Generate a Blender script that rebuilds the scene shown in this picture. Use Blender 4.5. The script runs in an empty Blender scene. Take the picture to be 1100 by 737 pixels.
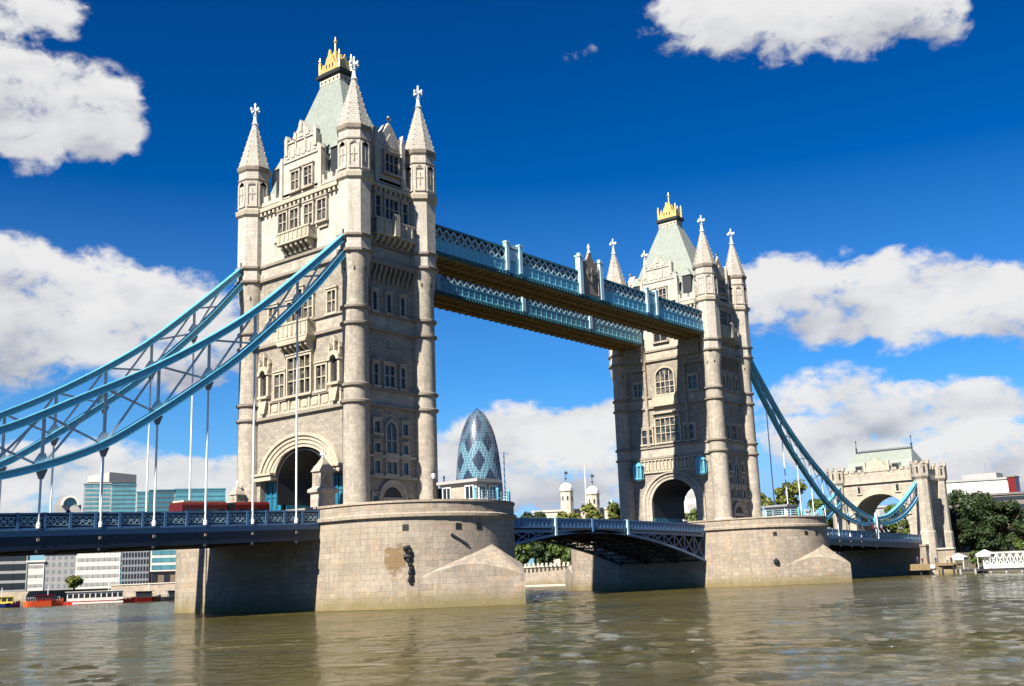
import bpy, bmesh, math, random
from mathutils import Vector, Matrix
R = random.Random(11)
sc = bpy.context.scene
COL = sc.collection
pi = math.pi
rad = math.radians

# ================================================================== camera
cam_d = bpy.data.cameras.new('camera')
cam = bpy.data.objects.new('camera', cam_d); COL.objects.link(cam); sc.camera = cam
cam_d.sensor_fit = 'HORIZONTAL'; cam_d.sensor_width = 36; cam_d.lens = 36 * 1166.1 / 1100
cam_d.clip_start = 0.5; cam_d.clip_end = 30000
yaw, pit, rol = 0.68096, 0.213396, -0.037086
_f = Vector((math.cos(pit)*math.cos(yaw), math.cos(pit)*math.sin(yaw), math.sin(pit)))
_r0 = Vector((math.sin(yaw), -math.cos(yaw), 0)); _u0 = _r0.cross(_f)
_r = math.cos(rol)*_r0 + math.sin(rol)*_u0; _u = -math.sin(rol)*_r0 + math.cos(rol)*_u0
m4 = Matrix((( _r.x, _u.x, -_f.x, -87.088), (_r.y, _u.y, -_f.y, -98.217), (_r.z, _u.z, -_f.z, 2.593), (0, 0, 0, 1)))
cam.matrix_world = m4

# ================================================================== light
SUN_EL, SUN_AZ = rad(44), rad(180 + 6.5)           # direction TO the sun, azimuth from +x
sdir = Vector((math.cos(SUN_EL)*math.cos(SUN_AZ), math.cos(SUN_EL)*math.sin(SUN_AZ), math.sin(SUN_EL)))
sl = bpy.data.lights.new('sun', 'SUN'); sl.energy = 5.0; sl.angle = rad(0.5); sl.color = (1, 0.935, 0.82)
so = bpy.data.objects.new('sun', sl); COL.objects.link(so)
so.rotation_euler = sdir.to_track_quat('Z', 'Y').to_euler()
sc.view_settings.view_transform = 'Standard'; sc.view_settings.look = 'None'
sc.view_settings.exposure = 1.5; sc.view_settings.gamma = 1; sc.view_settings.use_curve_mapping = False

world = bpy.data.worlds.new('World'); sc.world = world; world.use_nodes = True
nt = world.node_tree; nt.nodes.clear()
def N(t, ty, **kw):
    n = t.nodes.new(ty)
    for k, v in kw.items(): setattr(n, k, v)
    return n
def math_n(t, op, a, b=None, clamp=False):
    n = t.nodes.new('ShaderNodeMath'); n.operation = op; n.use_clamp = clamp
    for i, v in enumerate((a, b)):
        if v is None: continue
        if isinstance(v, (int, float)): n.inputs[i].default_value = v
        else: t.links.new(v, n.inputs[i])
    return n.outputs[0]
def vmath(t, op, *a):
    n = t.nodes.new('ShaderNodeVectorMath'); n.operation = op
    for i, v in enumerate(a):
        if v is None: continue
        if isinstance(v, (tuple, list)): n.inputs[i].default_value = v
        elif isinstance(v, (int, float)): n.inputs['Scale'].default_value = v
        elif op == 'SCALE' and i == 1: t.links.new(v, n.inputs['Scale'])
        else: t.links.new(v, n.inputs[i])
    return n.outputs['Value'] if op in ('DOT_PRODUCT', 'LENGTH') else n.outputs[0]
def ramp(t, fac, stops, interp='LINEAR'):
    n = t.nodes.new('ShaderNodeValToRGB'); cr = n.color_ramp; cr.interpolation = interp
    while len(cr.elements) < len(stops): cr.elements.new(0.5)
    for e, (p, c) in zip(cr.elements, stops):
        e.position = p; e.color = (*c, 1) if len(c) == 3 else c
    if fac is not None: t.links.new(fac, n.inputs[0])
    return n.outputs[0]
def mixc(t, fac, a, b, mode='MIX'):
    n = t.nodes.new('ShaderNodeMix'); n.data_type = 'RGBA'; n.blend_type = mode
    for sock, v in ((n.inputs[0], fac), (n.inputs[6], a), (n.inputs[7], b)):
        if isinstance(v, (int, float)): sock.default_value = v
        elif isinstance(v, (tuple, list)): sock.default_value = (*v[:3], 1)
        else: t.links.new(v, sock)
    return n.outputs[2]
def noise(t, vec, scale, detail=4, rough=0.55, dist=0.0, out=0):
    n = t.nodes.new('ShaderNodeTexNoise'); n.inputs['Scale'].default_value = scale
    n.inputs['Detail'].default_value = detail; n.inputs['Roughness'].default_value = rough
    n.inputs['Distortion'].default_value = dist
    if vec is not None: t.links.new(vec, n.inputs['Vector'])
    return n.outputs[out]

sky = N(nt, 'ShaderNodeTexSky', sky_type='NISHITA', sun_disc=False)
sky.sun_elevation = SUN_EL; sky.sun_rotation = rad(90) - SUN_AZ
sky.air_density = 1.0; sky.dust_density = 0.3; sky.ozone_density = 3.0; sky.altitude = 0
hsv = N(nt, 'ShaderNodeHueSaturation'); hsv.inputs['Saturation'].default_value = 1.22; hsv.inputs['Value'].default_value = 1.38
_tint = N(nt, 'ShaderNodeVectorMath', operation='MULTIPLY'); _tint.inputs[1].default_value = (.85, .98, 1.14)
_k = vmath(nt, 'SCALE', sky.outputs[0], 0.14)
_gm = N(nt, 'ShaderNodeGamma'); _gm.inputs[1].default_value = 1.62; nt.links.new(_k, _gm.inputs[0])
nt.links.new(vmath(nt, 'MINIMUM', vmath(nt, 'SCALE', _gm.outputs[0], 4.7), (2.9, 4.0, 5.6)), _tint.inputs[0]); nt.links.new(_tint.outputs[0], hsv.inputs['Color'])
tc = N(nt, 'ShaderNodeTexCoord')
sep = N(nt, 'ShaderNodeSeparateXYZ'); nt.links.new(tc.outputs['Generated'], sep.inputs[0])
az = math_n(nt, 'ARCTAN2', sep.outputs[1], sep.outputs[0])
el = math_n(nt, 'ARCSINE', sep.outputs[2])
cmb = N(nt, 'ShaderNodeCombineXYZ'); nt.links.new(az, cmb.inputs[0]); nt.links.new(el, cmb.inputs[1])
ae = cmb.outputs[0]
# cumulus banks: azimuth, elevation, half widths (radians)
CLOUDS = [(1.123,.4865,.0488,.0206),(1.0871,.4121,.0624,.0412),(1.1394,.4217,.0324,.0515),(1.0587,.4014,.0366,.036),
(1.1275,.378,.0336,.03),(1.0898,.2452,.106,.0532),(1.0199,.2328,.0917,.0532),(1.1403,.2301,.0953,.0617),(.9754,.2138,.0505,.0343),
(1.0524,.0878,.1526,.036),(.9523,.0868,.0747,.0326),(1.1117,.1072,.055,.0214),(.4481,.4891,.0904,.0343),(.371,.47,.0926,.0326),
(.3035,.4694,.0635,.0257),(.2602,.4591,.0267,.024),(.4831,.5012,.0434,.0214),(.6017,.4684,.0165,.010),(.3964,.2309,.0678,.0412),
(.3136,.2216,.0906,.0412),(.2431,.2124,.0479,.0386),(.4397,.256,.0302,.024),(.3896,.1352,.0788,.0343),(.3201,.1295,.0647,.0257),
(.2604,.1318,.0395,.0172),(.4245,.1049,.05,.0214),(.2954,.0838,.0637,.036),(.2519,.0843,.0547,.036),(.3714,.081,.0491,.024),
(.6754,.1306,.0822,.0292),(.6249,.1073,.0603,.0274),(.7279,.1026,.0517,.0343),(.6517,.083,.0946,.024),(.6062,.1362,.0345,.0189)]
wn = noise(nt, ae, 9, 3, .5, 0, 1)                 # warps the outlines
wv = vmath(nt, 'SCALE', vmath(nt, 'SUBTRACT', wn, (.5, .5, .5)), 0.035)
p = vmath(nt, 'ADD', ae, wv)
acc = None
for a, e, ra, re in CLOUDS:
    ra *= 1.18; re *= 1.18
    q = vmath(nt, 'MULTIPLY_ADD', p, (1/ra, 1/re, 0), (-a/ra, -e/re, 1))
    w = math_n(nt, 'SUBTRACT', 2.0, vmath(nt, 'DOT_PRODUCT', q, q), True)
    s = vmath(nt, 'SCALE', q, w if ra > .025 else math_n(nt, 'MULTIPLY', w, .36))
    acc = s if acc is None else vmath(nt, 'ADD', acc, s)
sp2 = N(nt, 'ShaderNodeSeparateXYZ'); nt.links.new(acc, sp2.inputs[0])
Wt = sp2.outputs[2]
vv = math_n(nt, 'DIVIDE', sp2.outputs[1], math_n(nt, 'MAXIMUM', Wt, 0.05))      # -1 cloud foot .. 1 cloud top
stretch = vmath(nt, 'MULTIPLY', ae, (1, 1.5, 1))
n1 = noise(nt, stretch, 17, 9, .58, .25)
n2 = noise(nt, stretch, 55, 7, .62, .4)
Wc = math_n(nt, 'MINIMUM', Wt, 1.0)
dens = math_n(nt, 'ADD', math_n(nt, 'ADD', math_n(nt, 'MULTIPLY', Wc, .85), math_n(nt, 'MULTIPLY', math_n(nt, 'SUBTRACT', n1, .5), 2.3)), math_n(nt, 'MULTIPLY', math_n(nt, 'SUBTRACT', n2, .5), .95))
gate = math_n(nt, 'MULTIPLY', Wt, 6.0, True)
alpha = N(nt, 'ShaderNodeMapRange', interpolation_type='SMOOTHSTEP'); nt.links.new(dens, alpha.inputs[0])
alpha.inputs[1].default_value = .10; alpha.inputs[2].default_value = .74; alpha.inputs[3].default_value = 0; alpha.inputs[4].default_value = .97
al = math_n(nt, 'MULTIPLY', alpha.outputs[0], gate)
lowband = noise(nt, vmath(nt, 'MULTIPLY', ae, (1, 2.0, 1)), 11, 3, .5, .3)
sh = math_n(nt, 'ADD', math_n(nt, 'MULTIPLY', vv, .42), math_n(nt, 'MULTIPLY', math_n(nt, 'SUBTRACT', lowband, .5), 1.7))
sh = math_n(nt, 'ADD', sh, math_n(nt, 'MULTIPLY', math_n(nt, 'SUBTRACT', n1, .5), .8))
sh = math_n(nt, 'ADD', math_n(nt, 'ADD', sh, .78), math_n(nt, 'MULTIPLY', math_n(nt, 'SUBTRACT', n2, .5), .35))
CLOUD_K = 6.0
ccol = ramp(nt, sh, [(0, (.42, .45, .52)), (.3, (.56, .58, .65)), (.6, (.82, .83, .86)), (1, (1.02, 1.01, 1.0))])
ccol = vmath(nt, 'SCALE', ccol, CLOUD_K)
low = math_n(nt, 'MULTIPLY', math_n(nt, 'SUBTRACT', 1.0, math_n(nt, 'DIVIDE', math_n(nt, 'ABSOLUTE', el), .36), True), .5)
skc = mixc(nt, al, mixc(nt, low, hsv.outputs[0], (2.1, 4.1, 6.6)), ccol)
bg = N(nt, 'ShaderNodeBackground'); bg.inputs[1].default_value = 0.05
wo = N(nt, 'ShaderNodeOutputWorld')
nt.links.new(skc, bg.inputs[0]); nt.links.new(bg.outputs[0], wo.inputs[0])

# ================================================================== materials
MATS = {}
def newmat(name, rough=.8, metal=0.0, spec=.4):
    m = bpy.data.materials.new(name); m.use_nodes = True; MATS[name] = m
    b = m.node_tree.nodes['Principled BSDF']
    b.inputs['Roughness'].default_value = rough; b.inputs['Metallic'].default_value = metal
    b.inputs['Specular IOR Level'].default_value = spec
    return m, m.node_tree, b
def wallvec(t):
    g = N(t, 'ShaderNodeNewGeometry')
    z = (0, 0, 1)
    tn = vmath(t, 'NORMALIZE', vmath(t, 'CROSS_PRODUCT', z, g.outputs['True Normal']))
    u = vmath(t, 'DOT_PRODUCT', g.outputs['Position'], tn)
    s = N(t, 'ShaderNodeSeparateXYZ'); t.links.new(g.outputs['Position'], s.inputs[0])
    s2 = N(t, 'ShaderNodeSeparateXYZ'); t.links.new(g.outputs['True Normal'], s2.inputs[0])
    nz = math_n(t, 'POWER', math_n(t, 'ABSOLUTE', s2.outputs[2]), 6)
    uu = math_n(t, 'ADD', u, math_n(t, 'MULTIPLY', nz, s.outputs[0]))
    vvv = math_n(t, 'ADD', s.outputs[2], math_n(t, 'MULTIPLY', nz, s.outputs[1]))
    c = N(t, 'ShaderNodeCombineXYZ'); t.links.new(uu, c.inputs[0]); t.links.new(vvv, c.inputs[1])
    return c.outputs[0], g.outputs['Position'], s.outputs[2]
def masonry(name, c1, c2, mortar, bw, bh, ms=.02, rough=.85, dirt=.35, dirtcol=(.16, .13, .10), bump=.5, tide=False, streak=.3, warm=None):
    c1, c2, mortar, dirtcol = [tuple(q*.74 for q in c) for c in (c1, c2, mortar, dirtcol)]
    if warm: warm = tuple(q*.78 for q in warm)
    m, t, b = newmat(name, rough)
    v, pos, zz = wallvec(t)
    br = N(t, 'ShaderNodeTexBrick'); t.links.new(v, br.inputs['Vector'])
    br.inputs['Scale'].default_value = 1; br.inputs['Brick Width'].default_value = bw; br.inputs['Row Height'].default_value = bh
    br.inputs['Mortar Size'].default_value = ms; br.inputs['Mortar Smooth'].default_value = .3
    br.inputs['Color1'].default_value = (*c1, 1); br.inputs['Color2'].default_value = (*c2, 1); br.inputs['Mortar'].default_value = (*mortar, 1)
    col = br.outputs['Color']
    big = noise(t, pos, .35, 5, .6)
    fine = noise(t, pos, 3.0, 6, .65)
    if warm:
        col = mixc(t, math_n(t, 'MULTIPLY', ramp(t, noise(t, vmath(t, 'MULTIPLY', pos, (1, 1, 1.8)), .5, 4, .6), [(.5, (0, 0, 0)), (.72, (1, 1, 1))]), .6), col, warm)
    f1 = ramp(t, big, [(.38, (0, 0, 0)), (.72, (1, 1, 1))])
    col = mixc(t, math_n(t, 'MULTIPLY', f1, dirt), col, dirtcol)
    st = noise(t, vmath(t, 'MULTIPLY', pos, (1.4, 1.4, .16)), 1.6, 5, .6)
    f2 = ramp(t, st, [(.5, (0, 0, 0)), (.75, (1, 1, 1))])
    col = mixc(t, math_n(t, 'MULTIPLY', f2, streak), col, dirtcol)
    col = mixc(t, .5, col, ramp(t, fine, [(.25, (.45, .45, .45)), (.75, (1.1, 1.1, 1.1))]), 'MULTIPLY')
    if tide:
        zt = math_n(t, 'ADD', zz, math_n(t, 'MULTIPLY', math_n(t, 'SUBTRACT', noise(t, pos, .5, 5, .65), .5), 2.4))
        k = ramp(t, math_n(t, 'DIVIDE', zt, 4.0), [(.04, (1, 1, 1)), (.22, (.62, .62, .62)), (.5, (0, 0, 0))])
        col = mixc(t, math_n(t, 'MULTIPLY', k, .85), col, (.135, .105, .035))
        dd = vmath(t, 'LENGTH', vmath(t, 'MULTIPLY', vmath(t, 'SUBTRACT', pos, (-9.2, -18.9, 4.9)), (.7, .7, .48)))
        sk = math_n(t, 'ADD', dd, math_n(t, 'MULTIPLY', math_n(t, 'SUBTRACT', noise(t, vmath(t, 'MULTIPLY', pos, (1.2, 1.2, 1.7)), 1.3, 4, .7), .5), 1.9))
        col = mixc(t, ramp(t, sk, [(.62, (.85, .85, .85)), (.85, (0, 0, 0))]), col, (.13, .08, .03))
    t.links.new(col, b.inputs['Base Color'])
    bu = N(t, 'ShaderNodeBump'); bu.inputs['Strength'].default_value = bump; bu.inputs['Distance'].default_value = .06
    h = math_n(t, 'ADD', math_n(t, 'MULTIPLY', br.outputs['Fac'], -1), math_n(t, 'MULTIPLY', fine, 1.1))
    t.links.new(h, bu.inputs['Height']); t.links.new(bu.outputs[0], b.inputs['Normal'])
    return m
def plain(name, c, rough=.6, metal=0.0, var=.18, scale=1.5, spec=.4, bump=0):
    c = tuple(q*(.78 if metal == 0 else 1) for q in c)
    m, t, b = newmat(name, rough, metal, spec)
    g = N(t, 'ShaderNodeNewGeometry')
    n = noise(t, g.outputs['Position'], scale, 5, .6)
    col = mixc(t, 1.0, c, ramp(t, n, [(.25, (1-var,)*3), (.75, (1+var*.6,)*3)]), 'MULTIPLY')
    t.links.new(col, b.inputs['Base Color'])
    if bump:
        bu = N(t, 'ShaderNodeBump'); bu.inputs['Strength'].default_value = bump; bu.inputs['Distance'].default_value = .05
        t.links.new(n, bu.inputs['Height']); t.links.new(bu.outputs[0], b.inputs['Normal'])
    return m
ASH = masonry('portland_ashlar', (.57, .50, .405), (.42, .37, .30), (.42, .37, .30), 1.0, .42, .016, dirt=.38, dirtcol=(.15, .125, .10), streak=.42, bump=.35)
ASHW = masonry('white_ashlar', (.60, .55, .47), (.52, .475, .40), (.44, .40, .34), 1.0, .42, .014, dirt=.22, streak=.35, bump=.35)
WALL = masonry('granite_rubble', (.44, .38, .30), (.30, .26, .21), (.40, .36, .30), .78, .36, .03, dirt=.35, streak=.2, bump=.9)
TRIM = masonry('carved_trim', (.58, .51, .39), (.52, .46, .35), (.42, .37, .28), 1.6, .9, .02, dirt=.30, dirtcol=(.22, .17, .10), streak=.35)
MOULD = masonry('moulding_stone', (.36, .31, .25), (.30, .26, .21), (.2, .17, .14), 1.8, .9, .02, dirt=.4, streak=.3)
SPIRE = masonry('spire_scales', (.58, .54, .47), (.48, .44, .38), (.36, .33, .28), .34, .30, .03, dirt=.2, streak=.2, bump=1.0)
PIER = masonry('pier_granite', (.46, .385, .30), (.33, .28, .22), (.30, .25, .195), 1.45, .58, .018, dirt=.38, dirtcol=(.17, .14, .11), streak=.5, tide=True, warm=(.50, .33, .19), bump=.6)
BRICK = masonry('brown_brick', (.30, .20, .14), (.24, .16, .11), (.3, .26, .2), .6, .25, .02)
ROOF = masonry('pale_lead_roof', (.31, .345, .30), (.275, .305, .265), (.22, .245, .215), .6, .5, .015, rough=.55, dirt=.3, dirtcol=(.22, .25, .20), streak=.35, bump=.25)
CREAM = masonry('cream_render', (.62, .57, .46), (.58, .53, .43), (.5, .46, .37), 3, 1.2, .01, dirt=.15, streak=.2, bump=.2)
WHITE = plain('white_render', (.66, .63, .58), .8, var=.1, scale=.4)
LGREY = plain('light_grey_render', (.34, .335, .32), .8, var=.12, scale=.4)
MGREY = plain('grey_cladding', (.22, .23, .25), .6, var=.15)
DGREY = plain('dark_cladding', (.07, .075, .09), .6, var=.15)
BLUE_LIT = plain('bridge_blue_lit', (.13, .46, .62), .36, var=.16, scale=2.5, spec=.5)  # bridge blue with the sunlit look of the chains put into the colour
WALKB = plain('walkway_blue_paint', (.16, .48, .62), .42, var=.2, scale=2, spec=.5)
BLUE_SHADED = plain('bridge_blue_shaded', (.075, .17, .31), .42, var=.2, scale=2, spec=.5)  # same bridge blue, darkened to paint in the shade on the deck sides
DARKB = plain('dark_blue_paint', (.010, .022, .045), .5, var=.3, scale=1.5)
TEAL = plain('teal_paint', (.03, .14, .19), .5, var=.25)
GATEB = plain('portal_blue_paint', (.018, .15, .25), .45, var=.25)
PALEB = plain('pale_blue_paint', (.42, .62, .70), .45, var=.12)
PALEG = plain('pale_grey_steel_paint', (.50, .56, .60), .5, var=.15)
WHITEP = plain('white_paint', (.74, .78, .80), .4, var=.1)
SOFFIT = plain('ochre_soffit_paint', (.20, .135, .04), .7, var=.35, scale=.7)
BUSRED = plain('bus_red_paint', (.10, .006, .005), .4, var=.12)
TAUPE = plain('taupe_concrete', (.17, .145, .125), .8, var=.15)
BLACK = plain('black_iron', (.012, .012, .014), .6, var=.2)
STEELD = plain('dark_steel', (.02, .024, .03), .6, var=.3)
GOLD = plain('gilding', (.74, .50, .17), .38, metal=.55, var=.25, scale=4)
GLASS, _t, _b = newmat('window_glass', .12, 0, .6); _b.inputs['Base Color'].default_value = (.018, .020, .024, 1)
GLASSW, _t, _b = newmat('curtained_glass', .15, 0, .6)
_g = N(_t, 'ShaderNodeNewGeometry'); _t.links.new(mixc(_t, ramp(_t, noise(_t, _g.outputs['Position'], .8, 2), [(.42, (0,)*3), (.55, (1,)*3)]), (.015, .015, .015), (.10, .09, .07)), _b.inputs['Base Color'])
TEALG = plain('teal_glazing', (.09, .25, .29), .15, var=.3, scale=.15, spec=.8)
REDP = plain('red_paint', (.55, .03, .02), .35, var=.1)
DREDP = plain('dark_red_paint', (.15, .008, .008), .35, var=.12)
ORP = plain('orange_red_paint', (.75, .10, .03), .4, var=.1)
YEL = plain('yellow_paint', (.75, .55, .08), .4, var=.1)
NAVY = plain('navy_paint', (.02, .04, .2), .4, var=.1)
TARP = plain('blue_grey_sheet', (.20, .30, .45), .6, var=.15)
WOOD = plain('ochre_timber', (.21, .15, .075), .8, var=.3, scale=2)
BARK = plain('tree_bark', (.09, .065, .045), .9, var=.3, scale=5, bump=.6)
ASPH = plain('asphalt', (.05, .05, .05), .9, var=.2)
SKIN = plain('skin', (.5, .3, .2), .6)
EARTH = plain('earth_ground', (.12, .11, .08), .95, var=.4, scale=.03)
GREENC = plain('green_copper', (.25, .45, .38), .6)
def leafmat(name, c1, c2):
    m, t, b = newmat(name, .6, 0, .3)
    g = N(t, 'ShaderNodeNewGeometry')
    n = noise(t, g.outputs['Position'], .9, 3, .6)
    col = mixc(t, ramp(t, n, [(.35, (0,)*3), (.65, (1,)*3)]), c1, c2)
    t.links.new(col, b.inputs['Base Color'])
    b.inputs['Transmission Weight'].default_value = 0
    return m
LEAF1 = leafmat('leaf_mid', (.03, .06, .008), (.075, .10, .015))
LEAF2 = leafmat('leaf_dark', (.010, .022, .005), (.022, .04, .008))
LEAF3 = leafmat('leaf_olive', (.06, .075, .010), (.11, .12, .018))

# water
WATER, t, b = newmat('river_water', .06, 0, .5)
g = N(t, 'ShaderNodeNewGeometry'); pos = g.outputs['Position']
wn1 = noise(t, vmath(t, 'MULTIPLY', pos, (.03, .03, 1)), 1.0, 4, .6, .5)
t.links.new(mixc(t, ramp(t, wn1, [(.35, (0,)*3), (.65, (1,)*3)]), (.036, .031, .006), (.060, .050, .012)), b.inputs['Base Color'])
b.inputs['IOR'].default_value = 1.33
rot = N(t, 'ShaderNodeMapping'); rot.inputs['Rotation'].default_value = (0, 0, rad(51)); t.links.new(pos, rot.inputs[0])
pr = vmath(t, 'MULTIPLY', rot.outputs[0], (.42, 1.0, 1))
h0 = noise(t, pr, .11, 3, .55, .8); h1 = noise(t, pr, .42, 4, .6, .8); h2 = noise(t, pr, 1.25, 6, .68, .5); h3 = noise(t, vmath(t, 'MULTIPLY', rot.outputs[0], (.5, 1.6, 1)), .028, 4, .6, .6)
hh = math_n(t, 'ADD', math_n(t, 'MULTIPLY', h1, .9), math_n(t, 'MULTIPLY', h2, .8))
hh = math_n(t, 'MULTIPLY', hh, ramp(t, h3, [(.40, (.30,)*3), (.56, (.55,)*3), (.64, (1.6,)*3)]))
hh = math_n(t, 'ADD', hh, math_n(t, 'MULTIPLY', h0, .3))
bu = N(t, 'ShaderNodeBump'); bu.inputs['Strength'].default_value = 1.0; bu.inputs['Distance'].default_value = .8
t.links.new(hh, bu.inputs['Height']); t.links.new(bu.outputs[0], b.inputs['Normal'])

# ================================================================== building kit
class MB:
    def __init__(s): s.v = []; s.f = []
    def add(s, vs, fs):
        o = len(s.v); s.v += [tuple(v) for v in vs]; s.f += [tuple(i + o for i in f) for f in fs]
    def box(s, x0, x1, y0, y1, z0, z1):
        s.add([(x, y, z) for z in (z0, z1) for y in (y0, y1) for x in (x0, x1)],
              [(0, 2, 3, 1), (4, 5, 7, 6), (0, 1, 5, 4), (2, 6, 7, 3), (0, 4, 6, 2), (1, 3, 7, 5)]); return s
    def fbox(s, F, u0, u1, n0, n1, z0, z1):
        O, U, D = F
        s.add([(O[0]+U[0]*u+D[0]*n, O[1]+U[1]*u+D[1]*n, z) for z in (z0, z1) for n in (n0, n1) for u in (u0, u1)],
              [(0, 2, 3, 1), (4, 5, 7, 6), (0, 1, 5, 4), (2, 6, 7, 3), (0, 4, 6, 2), (1, 3, 7, 5)]); return s
    def fpoly(s, F, pts, n0, n1):
        """polygon of (u,z) on face frame F, extruded from n0 to n1"""
        O, U, D = F; k = len(pts)
        vs = [(O[0]+U[0]*u+D[0]*n, O[1]+U[1]*u+D[1]*n, z) for n in (n0, n1) for u, z in pts]
        s.add(vs, [tuple(range(k)), tuple(range(2*k-1, k-1, -1))] + [(i, (i+1) % k, (i+1) % k + k, i + k) for i in range(k)]); return s
    def loft(s, rings, cap=True, close=True):
        k = len(rings[0]); vs = [v for r in rings for v in r]; fs = []
        for j in range(len(rings)-1):
            for i in range(k if close else k-1):
                fs.append((j*k+i, j*k+(i+1) % k, (j+1)*k+(i+1) % k, (j+1)*k+i))
        if cap: fs += [tuple(range(k))[::-1], tuple(range((len(rings)-1)*k, len(rings)*k))]
        s.add(vs, fs); return s
    def lathe(s, cx, cy, prof, n=16, ph=0.0):
        s.loft([[(cx + r*math.cos(ph+2*pi*i/n), cy + r*math.sin(ph+2*pi*i/n), z) for i in range(n)] for r, z in prof]); return s
    def bar(s, p, q, w, h, up=(0, 0, 1)):
        p = Vector(p); q = Vector(q); d = (q-p).normalized(); a = d.cross(Vector(up))
        if a.length < 1e-4: a = Vector((1, 0, 0))
        a.normalize(); c = a.cross(d)
        s.loft([[e + a*sx*w/2 + c*sy*h/2 for sx, sy in ((-1, -1), (1, -1), (1, 1), (-1, 1))] for e in (p, q)]); return s
    def tube(s, p, q, r, n=6, r2=None):
        p = Vector(p); q = Vector(q); d = (q-p).normalized(); a = d.orthogonal().normalized(); c = d.cross(a)
        s.loft([[e + (a*math.cos(2*pi*i/n) + c*math.sin(2*pi*i/n))*rr for i in range(n)] for e, rr in ((p, r), (q, r2 if r2 else r))]); return s
    def build(s, name, mat, parent=None, smooth=None):
        me = bpy.data.meshes.new(name)
        off = Vector((0, 0, 0)); q = parent
        if parent is not None:
            off = Vector(parent.get('_o', (0, 0, 0)))
        me.from_pydata([tuple(Vector(v) - off) for v in s.v], [], s.f)
        bm = bmesh.new(); bm.from_mesh(me); bmesh.ops.recalc_face_normals(bm, faces=bm.faces); bm.to_mesh(me); bm.free()
        me.materials.append(mat)
        if smooth:
            me.polygons.foreach_set('use_smooth', [True]*len(me.polygons)); me.set_sharp_from_angle(angle=smooth)
        o = bpy.data.objects.new(name, me); COL.objects.link(o)
        if parent is not None:
            o.parent = parent; o['_o'] = tuple(off)
        else: o['_o'] = (0, 0, 0)
        return o
def tag(o, label=None, cat=None, group=None, kind=None):
    if label: o['label'] = label
    if cat: o['category'] = cat
    if group: o['group'] = group
    if kind: o['kind'] = kind
    return o
def thing(name, loc, label, cat, group=None):
    o = bpy.data.objects.new(name, None); COL.objects.link(o); o.location = loc; o['_o'] = tuple(loc)
    o.empty_display_size = .5
    return tag(o, label, cat, group)
def dup(root, loc, rz=0.0, label=None, parent=None, sc_=None):
    c = root.copy(); COL.objects.link(c); c.parent = parent
    if parent is None:
        c.location = loc; c.rotation_euler = (0, 0, rz)
        if sc_: c.scale = sc_
        if label: c['label'] = label
    for ch in list(root.children): dup(ch, None, parent=c)
    return c
def struct(name, mb, mat): return tag(mb.build(name, mat), kind='structure')

# ================================================================== river and ground
import numpy as np
def make_river():
    rs = np.random.RandomState(5); st = .5
    xs = np.arange(-108, 182, st); ys = np.arange(-112, 230, st); X, Y = np.meshgrid(xs, ys); H = np.zeros_like(X)
    for i in range(64):
        lam = .16 + rs.rand(); lam = 1.25*(4.0/1.25)**rs.rand(); th = rad(39) + rs.randn()*.55; k = 2*pi/lam
        a = .0034*lam**.3*(.4+rs.rand()); ph = rs.rand()*2*pi
        H += a*np.sin(k*(X*math.cos(th)+Y*math.sin(th)) + ph + .6*np.sin(.05*X*rs.rand()+.04*Y*rs.rand()))
    gust = .75 + .45*np.sin(.021*X+.9)*np.sin(.017*Y+.3+.01*X) + .2*np.sin(.06*X-.05*Y)
    ex = np.minimum(np.minimum(X-xs[0], xs[-1]-X), np.minimum(Y-ys[0], ys[-1]-Y)); H *= gust*np.clip(ex/12, 0, 1)
    nx, ny = len(xs), len(ys); V = np.stack([X.ravel(), Y.ravel(), H.ravel()], 1)
    idx = np.arange(nx*ny).reshape(ny, nx)
    q = np.stack([idx[:-1, :-1], idx[:-1, 1:], idx[1:, 1:], idx[1:, :-1]], -1).reshape(-1, 4)
    o = nx*ny; x0, x1, y0, y1 = xs[0], xs[-1], ys[0], ys[-1]; B = 9000
    V = np.vstack([V, [(-B, -B, 0), (B, -B, 0), (B, B, 0), (-B, B, 0)]])
    c = [idx[0, 0], idx[0, -1], idx[-1, -1], idx[-1, 0]]
    F = q.tolist() + [(o, o+1, c[1], c[0]), (o+1, o+2, c[2], c[1]), (o+2, o+3, c[3], c[2]), (o+3, o, c[0], c[3])]
    me = bpy.data.meshes.new('river'); me.from_pydata(V.tolist(), [], F); me.materials.append(WATER)
    me.polygons.foreach_set('use_smooth', [True]*len(me.polygons))
    ob = bpy.data.objects.new('river', me); COL.objects.link(ob); ob['kind'] = 'structure'
make_river()
BANK = [(185, -3000), (180, -400), (174, -60), (173, -16), (173, 60), (176, 130), (172, 200), (155, 300), (140, 400), (110, 700), (60, 1500), (60, 8000)]
w = MB()
top = [(x, y, 4.6) for x, y in BANK] + [(8900, 8000, 4.6), (8900, -3000, 4.6)]
bot = [(x, y, -2) for x, y, z in top]
w.loft([bot, top]); struct('north_bank_ground', w, EARTH)
w = MB(); ss = [(-97, -3000), (-97, -20), (-97, 900), (-160, 8000), (-5900, 8000), (-5900, -3000)]
w.loft([[(x, y, -2) for x, y in ss], [(x, y, 4.6) for x, y in ss]]); struct('south_bank_ground', w, EARTH)
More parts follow.
